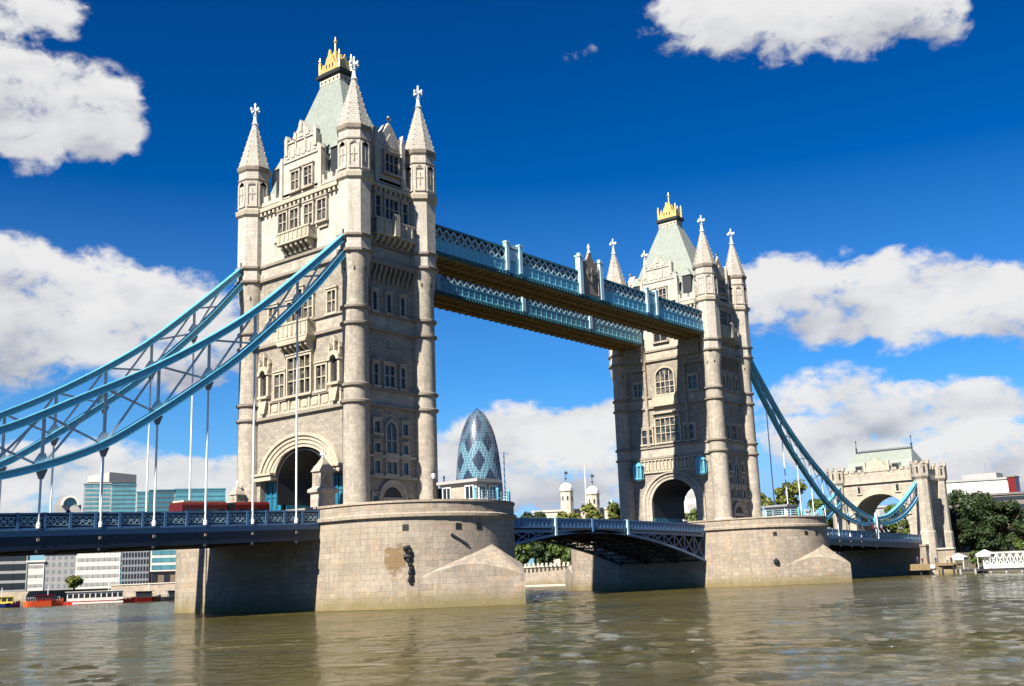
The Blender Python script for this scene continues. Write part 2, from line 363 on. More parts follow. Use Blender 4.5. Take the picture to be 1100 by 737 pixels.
# river walls
t_ = thing('river_wall', (173, 60, 0), 'long cream stone embankment wall at the far bank seen under the open bridge span', 'wall')
w = MB(); cap = MB()
for (x0, y0), (x1, y1) in zip(BANK[3:8], BANK[4:9]):
    w.bar((x0-.5, y0, 2.6), (x1-.5, y1, 2.6), 1.0, 5.9); cap.bar((x0-.6, y0, 5.7), (x1-.6, y1, 5.7), 1.5, .35)
w.build('wall', PIER, t_); cap.build('coping', CREAM, t_)
cr = MB()
for i in range(60):
    y = 20 + i*1.6; cr.box(172.2, 172.6, y, y+.7, 5.88, 6.7)
cr.build('battlement', CREAM, t_)
w = MB(); w.box(165, 171, 20, 120, -1, .5); w.build('foreshore', CREAM, t_)

# ================================================================== bridge piers
PY = 13.3; PR = 10.65
def pier(cx, lab):
    root = thing('bridge_pier', (cx, 0, 0), lab, 'bridge pier', 'granite river piers under the two bridge towers')
    def outline(r, dy=0):
        pts = []
        for i in range(25): a = -pi + pi*i/24; pts.append((cx + r*math.cos(a), -PY + r*math.sin(a)))
        for i in range(25): a = pi*i/24; pts.append((cx + r*math.cos(a), PY + r*math.sin(a)))
        return pts
    w = MB()
    w.loft([[(x, y, z) for x, y in outline(r)] for r, z in ((PR, -3), (PR, 8.9))]); w.build('drum', PIER, root, rad(30))
    w = MB()
    w.loft([[(x, y, z) for x, y in outline(r)] for r, z in ((PR+.04, 8.9), (PR+.32, 9.05), (PR+.32, 9.32), (PR+.02, 9.5), (PR+.02, 10.45), (PR+.16, 10.5), (PR+.16, 10.72), (PR-.6, 10.75), (PR-.65, 9.9))])
    w.build('parapet', PIER, root, rad(20))
    for sy in (-1, 1):
        def lerp(T, q):
            for (qa, za), (qb, zb) in zip(T, T[1:]):
                if q <= qb: return za + (zb-za)*(q-qa)/(qb-qa)
            return T[-1][1]
        a0 = rad(-141); P0 = Vector((PR*math.cos(a0), -PY + PR*math.sin(a0))); C1 = P0 + Vector((-math.sin(a0), math.cos(a0)))*(-1 if -math.sin(a0) < 0 else 1)*4.6; P2 = Vector((0, -28.2))
        half = []; n = 14
        for i in range(n+1):
            q = i/n; e = P0*(1-q)**2 + C1*2*q*(1-q) + P2*q*q
            zw = lerp([(0, 2.4), (.25, 3.5), (.5, 4.15), (.7, 4.1), (.85, 3.65), (1, 3.0)], q); ph = rad(-141 + 51*q)
            zd = max(zw+.05, lerp([(0, 2.5), (.25, 3.6), (.5, 4.6), (.75, 5.4), (1, 6.25)], q))
            half.append((e.x, -e.y, zw, 10.5*math.cos(ph), PY - 10.5*math.sin(ph), zd))
        full = half + [(-x, y, z, -u, v, t) for x, y, z, u, v, t in half[::-1][1:]]
        w = MB()
        w.loft([[(cx+x, sy*y, -3) for x, y, *_ in full], [(cx+x, sy*y, z) for x, y, z, *_ in full], [(cx+u, sy*v, t) for _, _, _, u, v, t in full]], cap=False, close=False)
        w.build('cutwater', PIER, root, rad(30))
    # drain holes and hanging fender chains on the downstream end
    for ang in (-142.3, -112.9, -99.6):
        a = rad(ang); w = MB(); u = Vector((math.cos(a), math.sin(a), 0)); c = Vector((cx, -PY, 8.0)) + u*PR
        w.bar(c - Vector((0, 0, .3)), c + Vector((0, 0, .3)), .6, .1, up=tuple(u)); w.build('drain_hole', BLACK, root)
    return root
pA = pier(0, 'massive near granite pier with rounded end and cutwater under the nearer tower')
pB = pier(82.3, 'farther granite pier with rounded end under the more distant tower')
def cyl(cx, ang, z, out=.0):
    a = rad(ang); return Vector((cx + (PR+out)*math.cos(a), -PY + (PR+out)*math.sin(a), z))
# hanging chains
t_ = thing('mooring_chain', tuple(cyl(0, -140.5, 2.6, .2)), 'black iron mooring chain hung in loops on the near pier wall', 'chain')
w = MB()
for i, (a, z) in enumerate([(-142.5, 5.9), (-140.8, 6.0), (-139.9, 5.6), (-140.2, 5.1), (-140.9, 4.7), (-140.0, 4.3), (-139.5, 3.9), (-140.0, 3.5), (-139.7, 3.1), (-140.3, 2.8)]):
    w.lathe(*cyl(0, a, 0, .22)[:2], [(.08, z-.24), (.21, z-.15), (.24, z), (.21, z+.15), (.08, z+.24)], 7)
w.build('links', BLACK, t_)
w = MB(); w.bar(cyl(0, -142.6, 5.0, .02), cyl(0, -142.4, 5.2, .3), .35, .35); w.build('bracket', BLACK, t_)
t_ = thing('iron_fender_bar', tuple(cyl(0, -122, 6, .15)), 'dark iron bar slanting across the near pier drum', 'bar')
w = MB(); w.bar(cyl(0, -117.5, 7.2, .1), cyl(0, -107.5, 6.1, .1), .14, .22); w.build('bar', STEELD, t_)
t_ = thing('mooring_ring', tuple(cyl(82.3, -143, 3.5, .2)), 'small black iron ring fixed to the farther pier', 'ring')
w = MB(); w.lathe(*cyl(82.3, -143.2, 0, .15)[:2], [(.1, 3.3), (.45, 3.5), (.45, 3.9), (.1, 4.1)], 8); w.build('ring', BLACK, t_)
w = MB(); w.bar(cyl(82.3, -143.2, 3.7, 0), cyl(82.3, -143.2, 4.2, .2), .2, .2); w.build('bracket', BLACK, t_)
t_ = thing('masonry_dolphin', (93.5, -14, 0), 'squat stone block with flat cap beside the farther pier', 'masonry block')
w = MB(); w.box(92.6, 96.6, -19, -12, -3, 4.4); w.build('block', PIER, t_)
w = MB(); w.box(92.4, 96.8, -19.2, -11.8, 4.4, 4.9); w.build('cap', PIER, t_)

# ================================================================== tower
ZB = 10.0; TX, TY = 5.44, 9.4
def build_tower():
    root = thing('bridge_tower', (0, 0, ZB), 'nearer gothic stone bridge tower with four spired turrets and gilded roof crown', 'tower', 'gothic towers of the bridge')
    XF, YF = 5.5, 9.35
    FS = ((-XF, 0), (0, 1), (-1, 0))      # side facing the suspension span (u = y)
    FN = ((XF, 0), (0, 1), (1, 0))        # side facing the walkways
    FE = ((0, -YF), (1, 0), (0, -1))      # river faces (u = x)
    FW = ((0, YF), (1, 0), (0, 1))
    def arch(a, b, zs, n=20): return [(-a*math.cos(pi*i/n), zs + b*math.sin(pi*i/n)) for i in range(n+1)]
    # lower body
    w = MB()
    outl = [(-YF, ZB), (-7.3, ZB), (-7.3, 14.9)] + arch(4.7, 3.7, 14.9) + [(7.3, 14.9), (7.3, ZB), (YF, ZB), (YF, 39.63), (-YF, 39.63)]
    w.fpoly(((0, 0), (0, 1), (-1, 0)), outl, 1.5, XF)
    outl = [(-YF, ZB), (-4.4, ZB)] + [(-4.4, 14.2)] + arch(4.4, 4.3, 14.3) + [(4.4, 14.2), (4.4, ZB), (YF, ZB), (YF, 39.63), (-YF, 39.63)]
    w.fpoly(((0, 0), (0, 1), (-1, 0)), outl, -XF, 1.5)
    w.build('wall', WALL, root)
    w = MB(); w.box(-XF-.05, XF+.05, -YF-.05, YF+.05, 39.63, 48.9); w.build('upper_wall', ASHW, root)
    # pale bands between paired string courses
    for z0, z1 in ((22.35, 24.22), (31.24, 33.13), (39.63, 41.42)):
        w = MB(); e = .12
        w.box(-XF-e, XF+e, -YF-e, YF+e, z0+.003, z1); w.build('stone_band', ASH, root)
    def prow(z, h, e):                      # projecting moulding all round
        w = MB()
        for F, hw in ((FS, YF), (FN, YF)):
            w.fpoly(F, [(-hw, z-h*.5), (-hw, z+h*.5), (hw, z+h*.5), (hw, z-h*.5)], -.2, e)
        for F, hw in ((FE, XF), (FW, XF)):
            w.fpoly(F, [(-hw, z-h*.5+.004), (-hw, z+h*.5+.004), (hw, z+h*.5+.004), (hw, z-h*.5+.004)], -.2, e)
        return w
    for z in (22.35, 24.22, 31.24, 33.13, 39.63, 41.42):
        w = prow(z, .34, .36)
        oct_ = z > 39
        for sx in (-1, 1):
            for sy in (-1, 1):
                r = 1.97 if oct_ else 1.49
                w.lathe(sx*TX, sy*TY, [(r, z-.28), (r+.26, z-.12), (r+.3, z+.12), (r, z+.25)], 8 if oct_ else 20, pi/8 if oct_ else 0)
        w.build('string_course', MOULD, root, rad(40))
    # main cornice with corbel blocks
    w = prow(48.75, .5, .62)
    for F, hw in ((FS, 7.2), (FN, 7.2), (FE, 3.3), (FW, 3.3)):
        k = int(hw*2/.8)
        for i in range(k+1):
            u = -hw + 2*hw*i/k
            w.fbox(F, u-.18, u+.18, 0, .5, 48.0, 48.5)
    for sx in (-1, 1):
        for sy in (-1, 1):
            w.lathe(sx*TX, sy*TY, [(1.9, 48.0), (2.25, 48.35), (2.35, 48.9), (1.94, 49.1)], 8, pi/8)
    w.build('cornice', TRIM, root)
    # battlemented parapet
    w = MB()
    for F, hw in ((FS, 7.5), (FN, 7.5), (FE, 3.5), (FW, 3.5)):
        w.fbox(F, -hw, hw, -.35, .1, 49.0, 49.9)
        k = int(hw*2/1.5)
        for i in range(k):
            u = -hw + 2*hw*(i+.5)/k
            w.fbox(F, u-.45, u+.45, -.34, .09, 49.9, 50.65)
        w.fbox(F, -hw, hw, .1, .2, 49.35, 49.5)
    w.build('parapet', ASHW, root)
    # turrets
    for sx in (-1, 1):
        for sy in (-1, 1):
            cx, cy = sx*TX, sy*TY
            w = MB()
            w.lathe(cx, cy, [(1.75, ZB), (1.75, ZB+.9), (1.5, ZB+1.2), (1.47, 36.6), (1.6, 37.2), (1.85, 39.4)], 20)
            tr = w.build('turret', ASH, root, rad(30))
            w = MB(); w.lathe(cx, cy, [(1.95, 39.4), (1.95, 54.2)], 8, pi/8); w.build('upper_stage', ASHW, tr)
            w = MB(); w.lathe(cx, cy, [(1.9, 54.0), (2.15, 54.35), (2.25, 54.75), (2.1, 54.9), (2.0, 54.95)], 8, pi/8)
            w.lathe(cx, cy, [(1.93, 52.9), (2.07, 53.0), (2.07, 53.15), (1.93, 53.25)], 8, pi/8)
            w.build('cap_moulding', MOULD, tr)
            w = MB()
            for k in range(8):               # blind tracery panels and gun loops
                a = k*pi/4; U = (-math.sin(a), math.cos(a)); D = (math.cos(a), math.sin(a)); O = (cx+D[0]*1.80, cy+D[1]*1.80)
                for u in (-.55, .55): w.fbox((O, U, D), u-.09, u+.09, 0, .12, 49.6, 52.6)
                w.fpoly((O, U, D), [(-.55, 52.3), (-.3, 52.45), (0, 52.8), (.3, 52.45), (.55, 52.3), (.55, 52.75), (-.55, 52.75)], 0, .118)
                w.fbox((O, U, D), -.64, .64, 0, .16, 49.4, 49.62)
                w.fbox((O, U, D), -.06, .06, 0, .1, 50.3, 51.9)
                w.fbox((O, U, D), -.62, .62, 0, .08, 51.1, 51.25)
            w.build('tracery', ASHW, tr)
            w = MB()
            for k in range(8):
                a = k*pi/4; U = (-math.sin(a), math.cos(a)); D = (math.cos(a), math.sin(a)); O = (cx+D[0]*1.58, cy+D[1]*1.58)
                w.fbox((O, U, D), -.1, .1, -.3, .06, 37.3, 38.9)
            w.build('arrow_loop', BLACK, tr)
            w = MB(); w.lathe(cx, cy, [(2.05, 54.95), (1.75, 56.0), (.32, 61.1)], 8, pi/8)
            for k in range(8):
                a = pi/8 + k*pi/4
                for j in range(7):
                    f = j/7; r = 1.9*(1-f)+.38*f; z = 55.5 + 5.3*f
                    w.lathe(cx+r*math.cos(a), cy+r*math.sin(a), [(.02, z-.13), (.11, z), (.02, z+.15)], 4)
            sp = w.build('spire', SPIRE, tr)
            w = MB(); w.lathe(cx, cy, [(.32, 61.0), (.5, 61.2), (.3, 61.4), (.22, 62.0), (.2, 62.3), (.33, 62.45), (.14, 62.6), (.13, 64.0), (.02, 64.1)], 8)
            w.box(cx-.1, cx+.1, cy-.62, cy+.62, 63.05, 63.32); w.box(cx-.62, cx+.62, cy-.1, cy+.1, 63.06, 63.31)
            for dx, dy in ((.62, 0), (-.62, 0), (0, .62), (0, -.62)): w.lathe(cx+dx, cy+dy, [(.05, 62.93), (.17, 63.18), (.05, 63.44)], 6)
            w.lathe(cx, cy, [(.05, 63.75), (.2, 63.95), (.03, 64.2)], 6)
            w.build('cross_finial', WHITEP, sp)
    # windows -------------------------------------------------------
    def window(F, u0, u1, z0, z1, lights=2, tr=1, head='flat', fr=.3, glass=GLASS, mat=TRIM, jw=.24):
        sh_ = .12 if z0 > 49.5 else .07 if z0 > 42.5 else 0
        F = ((F[0][0]+F[2][0]*sh_, F[0][1]+F[2][1]*sh_), F[1], F[2])
        w = MB()
        w.fbox(F, u0-jw, u0, 0, fr, z0-.1, z1); w.fbox(F, u1, u1+jw, 0, fr, z0-.1, z1)
        w.fbox(F, u0-jw-.12, u1+jw+.12, 0, fr+.14, z0-.38, z0-.1)
        if head == 'flat':
            w.fbox(F, u0-jw, u1+jw, 0, fr, z1, z1+.3); w.fbox(F, u0-jw-.1, u1+jw+.1, 0, fr+.12, z1+.3, z1+.46)
            zt = z1
        else:
            uc = (u0+u1)/2; a = (u1-u0)/2; hgt = a*(1.15 if head == 'gothic' else .8); n = 12
            ins = [(uc - a*math.cos(pi*i/n), z1 + hgt*math.sin(pi*i/n)) for i in range(n+1)]
            outs = [(uc - (a+jw)*math.cos(pi*i/n), z1 + (hgt+jw+.1)*math.sin(pi*i/n)) for i in range(n+1)]
            for i in range(n): w.fpoly(F, [ins[i], outs[i], outs[i+1], ins[i+1]], 0, fr)
            zt = z1 + hgt*.6
        for k in range(1, lights):
            u = u0 + (u1-u0)*k/lights; w.fbox(F, u-.07, u+.07, 0, fr*.75, z0, zt if head == 'flat' else zt)
        for k in range(1, tr+1):
            z = z0 + (z1-z0)*(k/(tr+1)*.95+.05); w.fbox(F, u0, u1, 0, fr*.72, z-.06, z+.06)
        o = w.build('window', mat, root)
        g_ = MB()
        if head == 'flat': g_.fbox(F, u0, u1, 0, .05, z0-.1, z1)
        else: g_.fpoly(F, [(u0, z0-.1), *[(u*1.0, z) for u, z in ins], (u1, z0-.1)], 0, .05)
        g_.build('pane', glass, o)
        return o
    # --- suspension side: archway orders
    w = MB()
    for ro, ri, n0, n1 in ((7.2, 6.75, -.2, .5), (6.75, 6.2, -.2, .32), (6.2, 5.6, -.2, .2), (5.6, 5.1, -.2, .08), (5.1, 4.6, -.3, .03)):
        n = 28; ko = (20.0-14.9)/7.2; ki = ko if ro > 5.2 else .78
        ko_ = ko*(1 if ro > 7 else 1 - (7.2-ro)*.02); ki_ = ko*(1 - (7.2-ri)*.02) if ri > 4.7 else 3.72/4.6
        for i in range(n):
            a, b2 = pi*i/n, pi*(i+1)/n
            pts = [(-ri*math.cos(a), 14.9+ri*ki_*math.sin(a)), (-ro*math.cos(a), 14.9+ro*ko_*math.sin(a)), (-ro*math.cos(b2), 14.9+ro*ko_*math.sin(b2)), (-ri*math.cos(b2), 14.9+ri*ki_*math.sin(b2))]
            w.fpoly(FS, pts, n0, n1)
    w.build('arch_moulding', TRIM, root)
    for sy in (-1, 1):
        w = MB()
        a, b2 = sorted((sy*4.55, sy*8.1)); w.fpoly(FS, [(a, 15.5), (b2, 15.5), (b2, 15.75), (a, 15.75)], -.3, .75)
        a, b2 = sorted((sy*4.7, sy*7.9)); w.fpoly(FS, [(a, 14.9), (b2, 14.9), (b2, 15.5), (a, 15.5)], -.3, .55)
        w.build('impost', TRIM, root)
        w = MB()                              # blue steel screen beside the roadway
        a, b2 = sorted((sy*4.5, sy*7.3)); w.fbox(FS, a, b2, -1.2, -1.0, ZB, 14.9)
        for u in (4.5, 5.4, 6.3, 7.2): w.fbox(FS, sy*u-.08, sy*u+.08, -1.0, -.85, ZB, 14.8)
        for z in (11.4, 13.0, 14.5): w.fbox(FS, a, b2, -1.0, -.9, z, z+.16)
        w.build('portal_screen', GATEB, root)
    for sy in (-1, 1):                        # blue beam lining inside the passage
        w = MB(); a, b2 = sorted((sy*4.25, sy*4.38)); w.box(-4, 5, a, b2, ZB, 12.0)
        w.build('passage_lining', GATEB, root)
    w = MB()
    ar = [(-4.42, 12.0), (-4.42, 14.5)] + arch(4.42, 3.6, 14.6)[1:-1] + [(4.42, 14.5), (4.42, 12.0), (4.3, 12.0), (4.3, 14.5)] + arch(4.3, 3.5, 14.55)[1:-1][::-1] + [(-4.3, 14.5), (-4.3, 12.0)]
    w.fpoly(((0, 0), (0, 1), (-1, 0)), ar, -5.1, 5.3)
    w.build('vault_lining', STEELD, root)
    # --- storey above the arch: balcony zone with pedestals
    w = MB()
    for k in range(9):
        u = -7.2 + 14.4*k/8; w.fbox(FS, u-.14, u+.14, .12, .3, 22.5, 24.1)
    w.fbox(FS, -7.4, 7.4, .12, .26, 22.55, 22.8)
    for k in range(8):
        u = -7.2 + 14.4*(k+.5)/8
        w.fpoly(FS, [(u-.5, 23.0), (u, 22.9), (u+.5, 23.0), (u+.55, 23.45), (u+.5, 23.9), (u, 24.0), (u-.5, 23.9), (u-.55, 23.45)], .12, .2)
    w.build('carved_panel', TRIM, root)
    window(FS, -2.1, 1.9, 24.6, 29.0, 4, 2, glass=GLASSW, fr=.45)
    window(FS, 2.75, 4.5, 24.6, 27.4, 2, 1, glass=GLASSW); window(FS, -4.7, -3.05, 24.6, 27.4, 2, 1, glass=GLASSW)
    for sy in (-1, 1):                        # canopied statue niches
        uc = sy*6.35; w = MB()
        w.fbox(FS, uc-.95, uc-.55, 0, .5, 25.0, 28.2); w.fbox(FS, uc+.55, uc+.95, 0, .5, 25.0, 28.2)
        for i in range(8):
            a, b2 = pi*i/8, pi*(i+1)/8
            w.fpoly(FS, [(uc-.55*math.cos(a), 27.6+.6*math.sin(a)), (uc-1.0*math.cos(a), 27.6+1.15*math.sin(a)), (uc-1.0*math.cos(b2), 27.6+1.15*math.sin(b2)), (uc-.55*math.cos(b2), 27.6+.6*math.sin(b2))], 0, .7)
        for du, z in ((-.85, 29.0), (0, 29.8), (.85, 29.0)):
            w.fbox(FS, uc+du-.12, uc+du+.12, .1, .5, 28.0, z); w.fpoly(FS, [(uc+du-.2, z), (uc+du+.2, z), (uc+du, z+.7)], .1, .5)
        w.fbox(FS, uc-.9, uc+.9, 0, .7, 24.75, 25.05)
        w.fpoly(FS, [(uc-.8, 24.4), (uc+.8, 24.4), (uc+.35, 22.9), (uc-.35, 22.9)], .1, .65)
        ni = w.build('niche', TRIM, root)
        g_ = MB(); g_.fbox(FS, uc-.55, uc+.55, 0, .04, 25.05, 28.1); g_.build('niche_back', BLACK, ni)
    w = MB()                                   # balcony at the second storey
    w.fpoly(FS, [(-2.9, 31.0), (2.9, 31.0), (2.5, 30.4), (-2.5, 30.4)], .1, 1.5)
    w.fbox(FS, -2.9, 2.9, .1, 1.55, 31.0, 31.25); w.fbox(FS, -2.8, 2.8, 1.2, 1.4, 31.25, 32.8); w.fbox(FS, -2.95, 2.95, 1.1, 1.5, 32.8, 33.05)
    for s_ in (-1, 1):
        a, b2 = sorted((s_*2.6, s_*2.8)); w.fbox(FS, a, b2, .1, 1.2, 31.25, 32.8)
    for k in range(7):
        u = -2.4 + .8*k
        w.fbox(FS, u-.12, u+.12, 1.4, 1.5, 31.4, 32.7)
    for k in range(6):
        u = -2.25 + .9*k
        w.fpoly((( -XF, u), (-1, 0), (0, 1)), [(.1, 30.4), (1.35, 30.4), (1.2, 30.0), (.7, 29.7), (.55, 29.4), (.1, 29.1)], -.17, .17)
    w.build('balcony', TRIM, root)
    window(FS, -2.3, -.75, 33.5, 35.9, 2, 1, glass=GLASSW); window(FS, .75, 2.3, 33.5, 35.9, 2, 1, glass=GLASSW); window(FS, -.45, .45, 33.5, 37.2, 1, 2, glass=GLASSW)
    window(FS, 4.3, 5.7, 33.5, 35.9, 2, 1, glass=GLASSW); window(FS, -6.35, -5.0, 33.4, 35.9, 2, 1, glass=GLASSW)
    w = MB()                                   # upper balcony
    w.fbox(FS, -3.0, 3.0, .06, 1.5, 42.9, 43.15); w.fbox(FS, -2.9, 2.9, 1.15, 1.35, 43.15, 44.3); w.fbox(FS, -3.0, 3.0, 1.05, 1.45, 44.3, 44.5)
    for s_ in (-1, 1):
        a, b2 = sorted((s_*2.7, s_*2.9)); w.fbox(FS, a, b2, .06, 1.15, 43.15, 44.3)
        a, b2 = sorted((s_*3.4, s_*5.0)); w.fbox(FS, a, b2, .06, .3, 44.0, 44.2)
    for k in range(7):
        u = -2.4 + .8*k; w.fbox(FS, u-.12, u+.12, 1.35, 1.45, 43.3, 44.2)
    for k in range(6):
        u = -2.3 + .92*k
        w.fpoly(((-XF, u), (-1, 0), (0, 1)), [(.05, 42.9), (1.35, 42.9), (1.2, 42.45), (.75, 42.2), (.6, 41.8), (.05, 41.5)], -.17, .17)
    w.build('balcony', TRIM, root)
    for u0 in (-4.75, -2.35, .3, 2.5): window(FS, u0, u0+1.45, 45.0, 47.5, 2, 1, glass=GLASSW, mat=ASH)
    # --- walkway side
    w = MB()
    for ro, ri, n1 in ((6.3, 5.6, .3), (5.6, 5.0, .15), (5.0, 4.4, .05)):
        n = 24
        for i in range(n):
            a, b2 = pi*i/n, pi*(i+1)/n; z = 14.3
            w.fpoly(FN, [(-ri*math.cos(a), z+ri*math.sin(a)*.93), (-ro*math.cos(a), z+ro*math.sin(a)*.86), (-ro*math.cos(b2), z+ro*math.sin(b2)*.86), (-ri*math.cos(b2), z+ri*math.sin(b2)*.93)], -.2, n1)
        for s_ in (-1, 1):
            a, b2 = sorted((s_*ri, s_*ro)); w.fbox(FN, a, b2, -.2, n1, ZB, 14.3)
    w.build('arch_moulding', ASH, root)
    w = MB()
    w.fbox(FN, -6.4, 6.4, 0, .3, 19.75, 20.0); w.fbox(FN, -6.4, 6.4, 0, .25, 21.9, 22.15)
    for k in range(17):
        u = -6.0 + .75*k; w.fbox(FN, u-.1, u+.1, 0, .22, 20.0, 21.9)
        w.fpoly(FN, [(u+.2, 20.3), (u+.38, 20.1), (u+.55, 20.3), (u+.55, 21.4), (u+.38, 21.7), (u+.2, 21.4)], 0, .12)
    w.build('carved_frieze', TRIM, root)
    window(FN, -2.4, 2.4, 25.0, 29.1, 5, 2, glass=GLASSW, fr=.4)
    window(FN, 3.3, 5.2, 25.0, 27.4, 2, 1, glass=GLASS); window(FN, -5.4, -3.3, 25.0, 27.4, 2, 1, glass=GLASS)
    w = MB(); w.fbox(FN, -2.7, 2.7, .1, 1.0, 29.9, 30.15)
    for k in range(8):
        u = -2.4+.68*k; w.fpoly(((XF, u), (1, 0), (0, 1)), [(.1, 29.9), (.9, 29.9), (.5, 29.5), (.1, 29.3)], -.14, .14)
    w.fbox(FN, -2.5, 2.5, .1, .8, 31.3, 33.0)
    w.build('balcony', TRIM, root)
    window(FN, -1.8, 1.8, 33.5, 36.6, 4, 2, head='round', glass=GLASSW, fr=.35)
    for u0 in (-6.5, 4.7): window(FN, u0, u0+1.7, 33.6, 35.8, 2, 1)
    for u0 in (-1.0, ): window(FN, u0-.6, u0+.9+1.1, 43.0, 47.3, 2, 1, mat=ASH)
    w = MB()
    for s_ in (-1, 1):
        a, b2 = sorted((s_*3.75, s_*4.3)); w.fbox(FN, a, b2, 0, .5, 24.4, 41.2)
        a, b2 = sorted((s_*3.9, s_*7.8)); w.fpoly(FN, [(a, 42.55), (b2, 42.55), (b2, 39.5), (a, 39.5)], 0, 1.3)
        w.fpoly(FN, [(a, 39.5), (b2, 39.5), (b2, 38.0), (a, 38.0)], 0, .7)
    w.build('walkway_corbel', WALL, root)
    for s_ in (-1, 1):
        w = MB(); c = (XF+.8, s_*6.3)
        w.lathe(*c, [(.25, 18.4), (.85, 18.7), (.95, 18.9), (.85, 19.0)], 8, pi/8); w.lathe(*c, [(.95, 21.0), (1.0, 21.2), (.2, 21.8), (.05, 22.1)], 8, pi/8)
        for k in range(8):
            a = pi/8+k*pi/4; w.bar((c[0]+.85*math.cos(a), c[1]+.85*math.sin(a), 19), (c[0]+.85*math.cos(a), c[1]+.85*math.sin(a), 21.05), .16, .16)
        ln = w.build('corner_lantern', BLUE_LIT, root)
        w = MB(); w.lathe(*c, [(.76, 19.0), (.76, 21.05)], 8, pi/8); w.build('lantern_glass', TEALG, ln)
    # --- river faces
    for F in (FE, FW):
        w = MB()                              # doorway
        n = 14
        for ro, ri, n1 in ((2.3, 1.95, .35), (1.95, 1.55, .2)):
            for i in range(n):
                a, b2 = pi*i/n, pi*(i+1)/n
                w.fpoly(F, [(-ri*math.cos(a), 11.5+ri*math.sin(a)*1.1), (-ro*math.cos(a), 11.5+ro*math.sin(a)*1.1), (-ro*math.cos(b2), 11.5+ro*math.sin(b2)*1.1), (-ri*math.cos(b2), 11.5+ri*math.sin(b2)*1.1)], 0, n1)
        for s_ in (-1, 1):
            a, b2 = sorted((s_*1.55, s_*2.3)); w.fbox(F, a, b2, 0, .3, ZB, 11.5)
        w.fbox(F, -1.55, 1.55, 0, .25, 11.6, 12.0)
        dr = w.build('doorway', ASH, root)
        g_ = MB(); g_.fpoly(F, [(-1.55, ZB), (1.55, ZB)] + [(1.55*math.cos(pi*i/n), 11.5+1.7*math.sin(pi*i/n)) for i in range(n+1)], 0, .1); g_.build('door', STEELD, dr)
        for u in (-3.0, 2.45): window(F, u, u+.6, 11.0, 12.1, 1, 0, mat=ASH, fr=.12, jw=.16)
        w = MB(); w.fbox(F, -3.75, 3.75, 0, .38, 14.1, 14.4); w.fbox(F, -3.75, 3.75, 0, .3, 16.45, 16.75); w.build('transom_band', ASH, root)
        for u0, u1 in ((-2.75, -1.95), (1.75, 2.55)):
            window(F, u0, u1, 14.75, 16.0, 1, 0, mat=ASH, fr=.22, jw=.2); window(F, u0, u1, 17.1, 18.0, 1, 0, mat=ASH, fr=.22, jw=.2); window(F, u0, u1, 19.3, 20.5, 1, 0, mat=ASH, fr=.25, jw=.26)
        window(F, -.85, .7, 14.75, 16.0, 2, 0, mat=ASH, fr=.22, jw=.2); window(F, -.85, .7, 17.1, 19.7, 2, 1, head='gothic', mat=ASH, fr=.22, jw=.2)
        w = MB()
        for z in (20.9, 21.5, 29.0, 29.6): w.lathe(F[0][0]-.1, F[0][1]+F[2][1]*.05, [(.02, z-.25), (.28, z), (.02, z+.25)], 6)
        w.build('carved_boss', ASH, root)
        for u0, u1, l in ((-2.85, -2.15, 1), (-1.1, .45, 2), (1.5, 2.2, 1)): window(F, u0, u1, 24.75, 27.1, l, 1, mat=ASH)
        for u0 in (-2.9, -.65, 1.65): window(F, u0, u0+.65, 33.5, 35.6, 1, 0, mat=ASH)
        w = MB()                               # machicolation
        w.fbox(F, -3.9, 3.9, 0, .95, 38.85, 39.45)
        for k in range(10):
            u = -3.5 + 7*k/9
            ux, uy = F[0][0] + F[1][0]*u, F[0][1]
            w.fpoly(((ux, uy), F[2], F[1]), [(0, 38.85), (.9, 38.85), (.75, 38.2), (.4, 37.7), (.25, 37.1), (0, 36.7)], -.14, .14)
        w.build('machicolation', MOULD, root)
        for u0, u1, l in ((-2.35, -1.55, 1), (-.75, 1.35, 3), (2.15, 2.95, 1)): window(F, u0, u1, 44.9, 47.5, l, 1, mat=ASH)
        w = MB()
        w.fbox(F, -3.1, 3.2, .06, 1.3, 42.4, 42.65); w.fbox(F, -3.0, 3.1, 1.0, 1.25, 42.65, 44.3); w.fbox(F, -3.1, 3.2, .95, 1.32, 44.3, 44.5)
        for k in range(7):
            u = -2.7+.9*k
            w.fbox(F, u-.1, u+.1, 1.25, 1.34, 42.8, 44.2)
            ux, uy = F[0][0] + F[1][0]*u, F[0][1]
            w.fpoly(((ux, uy), F[2], F[1]), [(.05, 42.4), (1.2, 42.4), (1.0, 41.9), (.5, 41.6), (.05, 41.45)], -.16, .16)
        w.fbox(F, -.5, .3, 1.2, 1.7, 42.5, 45.2)
        w.build('balcony', TRIM, root)
        w = MB()                               # small gable
        w.fpoly(F, [(-2.0, 49.2), (2.2, 49.2), (2.2, 54.4), (2.45, 54.4), (2.3, 55.6), (1.6, 55.7), (.3, 57.6), (-1.0, 55.7), (-1.9, 55.6), (-2.2, 54.4), (-2.0, 54.4)], -1.2, .1)
        for u in (-2.1, 2.3):
            w.fbox(F, u-.3, u+.3, -.3, .4, 49.2, 55.0); w.fpoly(F, [(u-.3, 55), (u+.3, 55), (u, 56.3)], -.3, .4)
        w.fbox(F, .2, .4, -.2, 0, 57.4, 58.4); w.fbox(F, .0, .6, -.2, 0, 57.9, 58.1)
        w.fpoly(F, [(-.9, 54.2), (1.5, 54.2), (.3, 56.0)], .1, .25)
        w.fpoly(F, [(-1.9, 49.2), (2.1, 49.2), (2.1, 55.0), (.3, 57.0), (-1.9, 55.0)], -4.6, -1.2)
        gb = w.build('gable', ASHW, root)
        window(F, -.75, 1.4, 50.9, 53.2, 3, 1, mat=ASH, fr=.35)
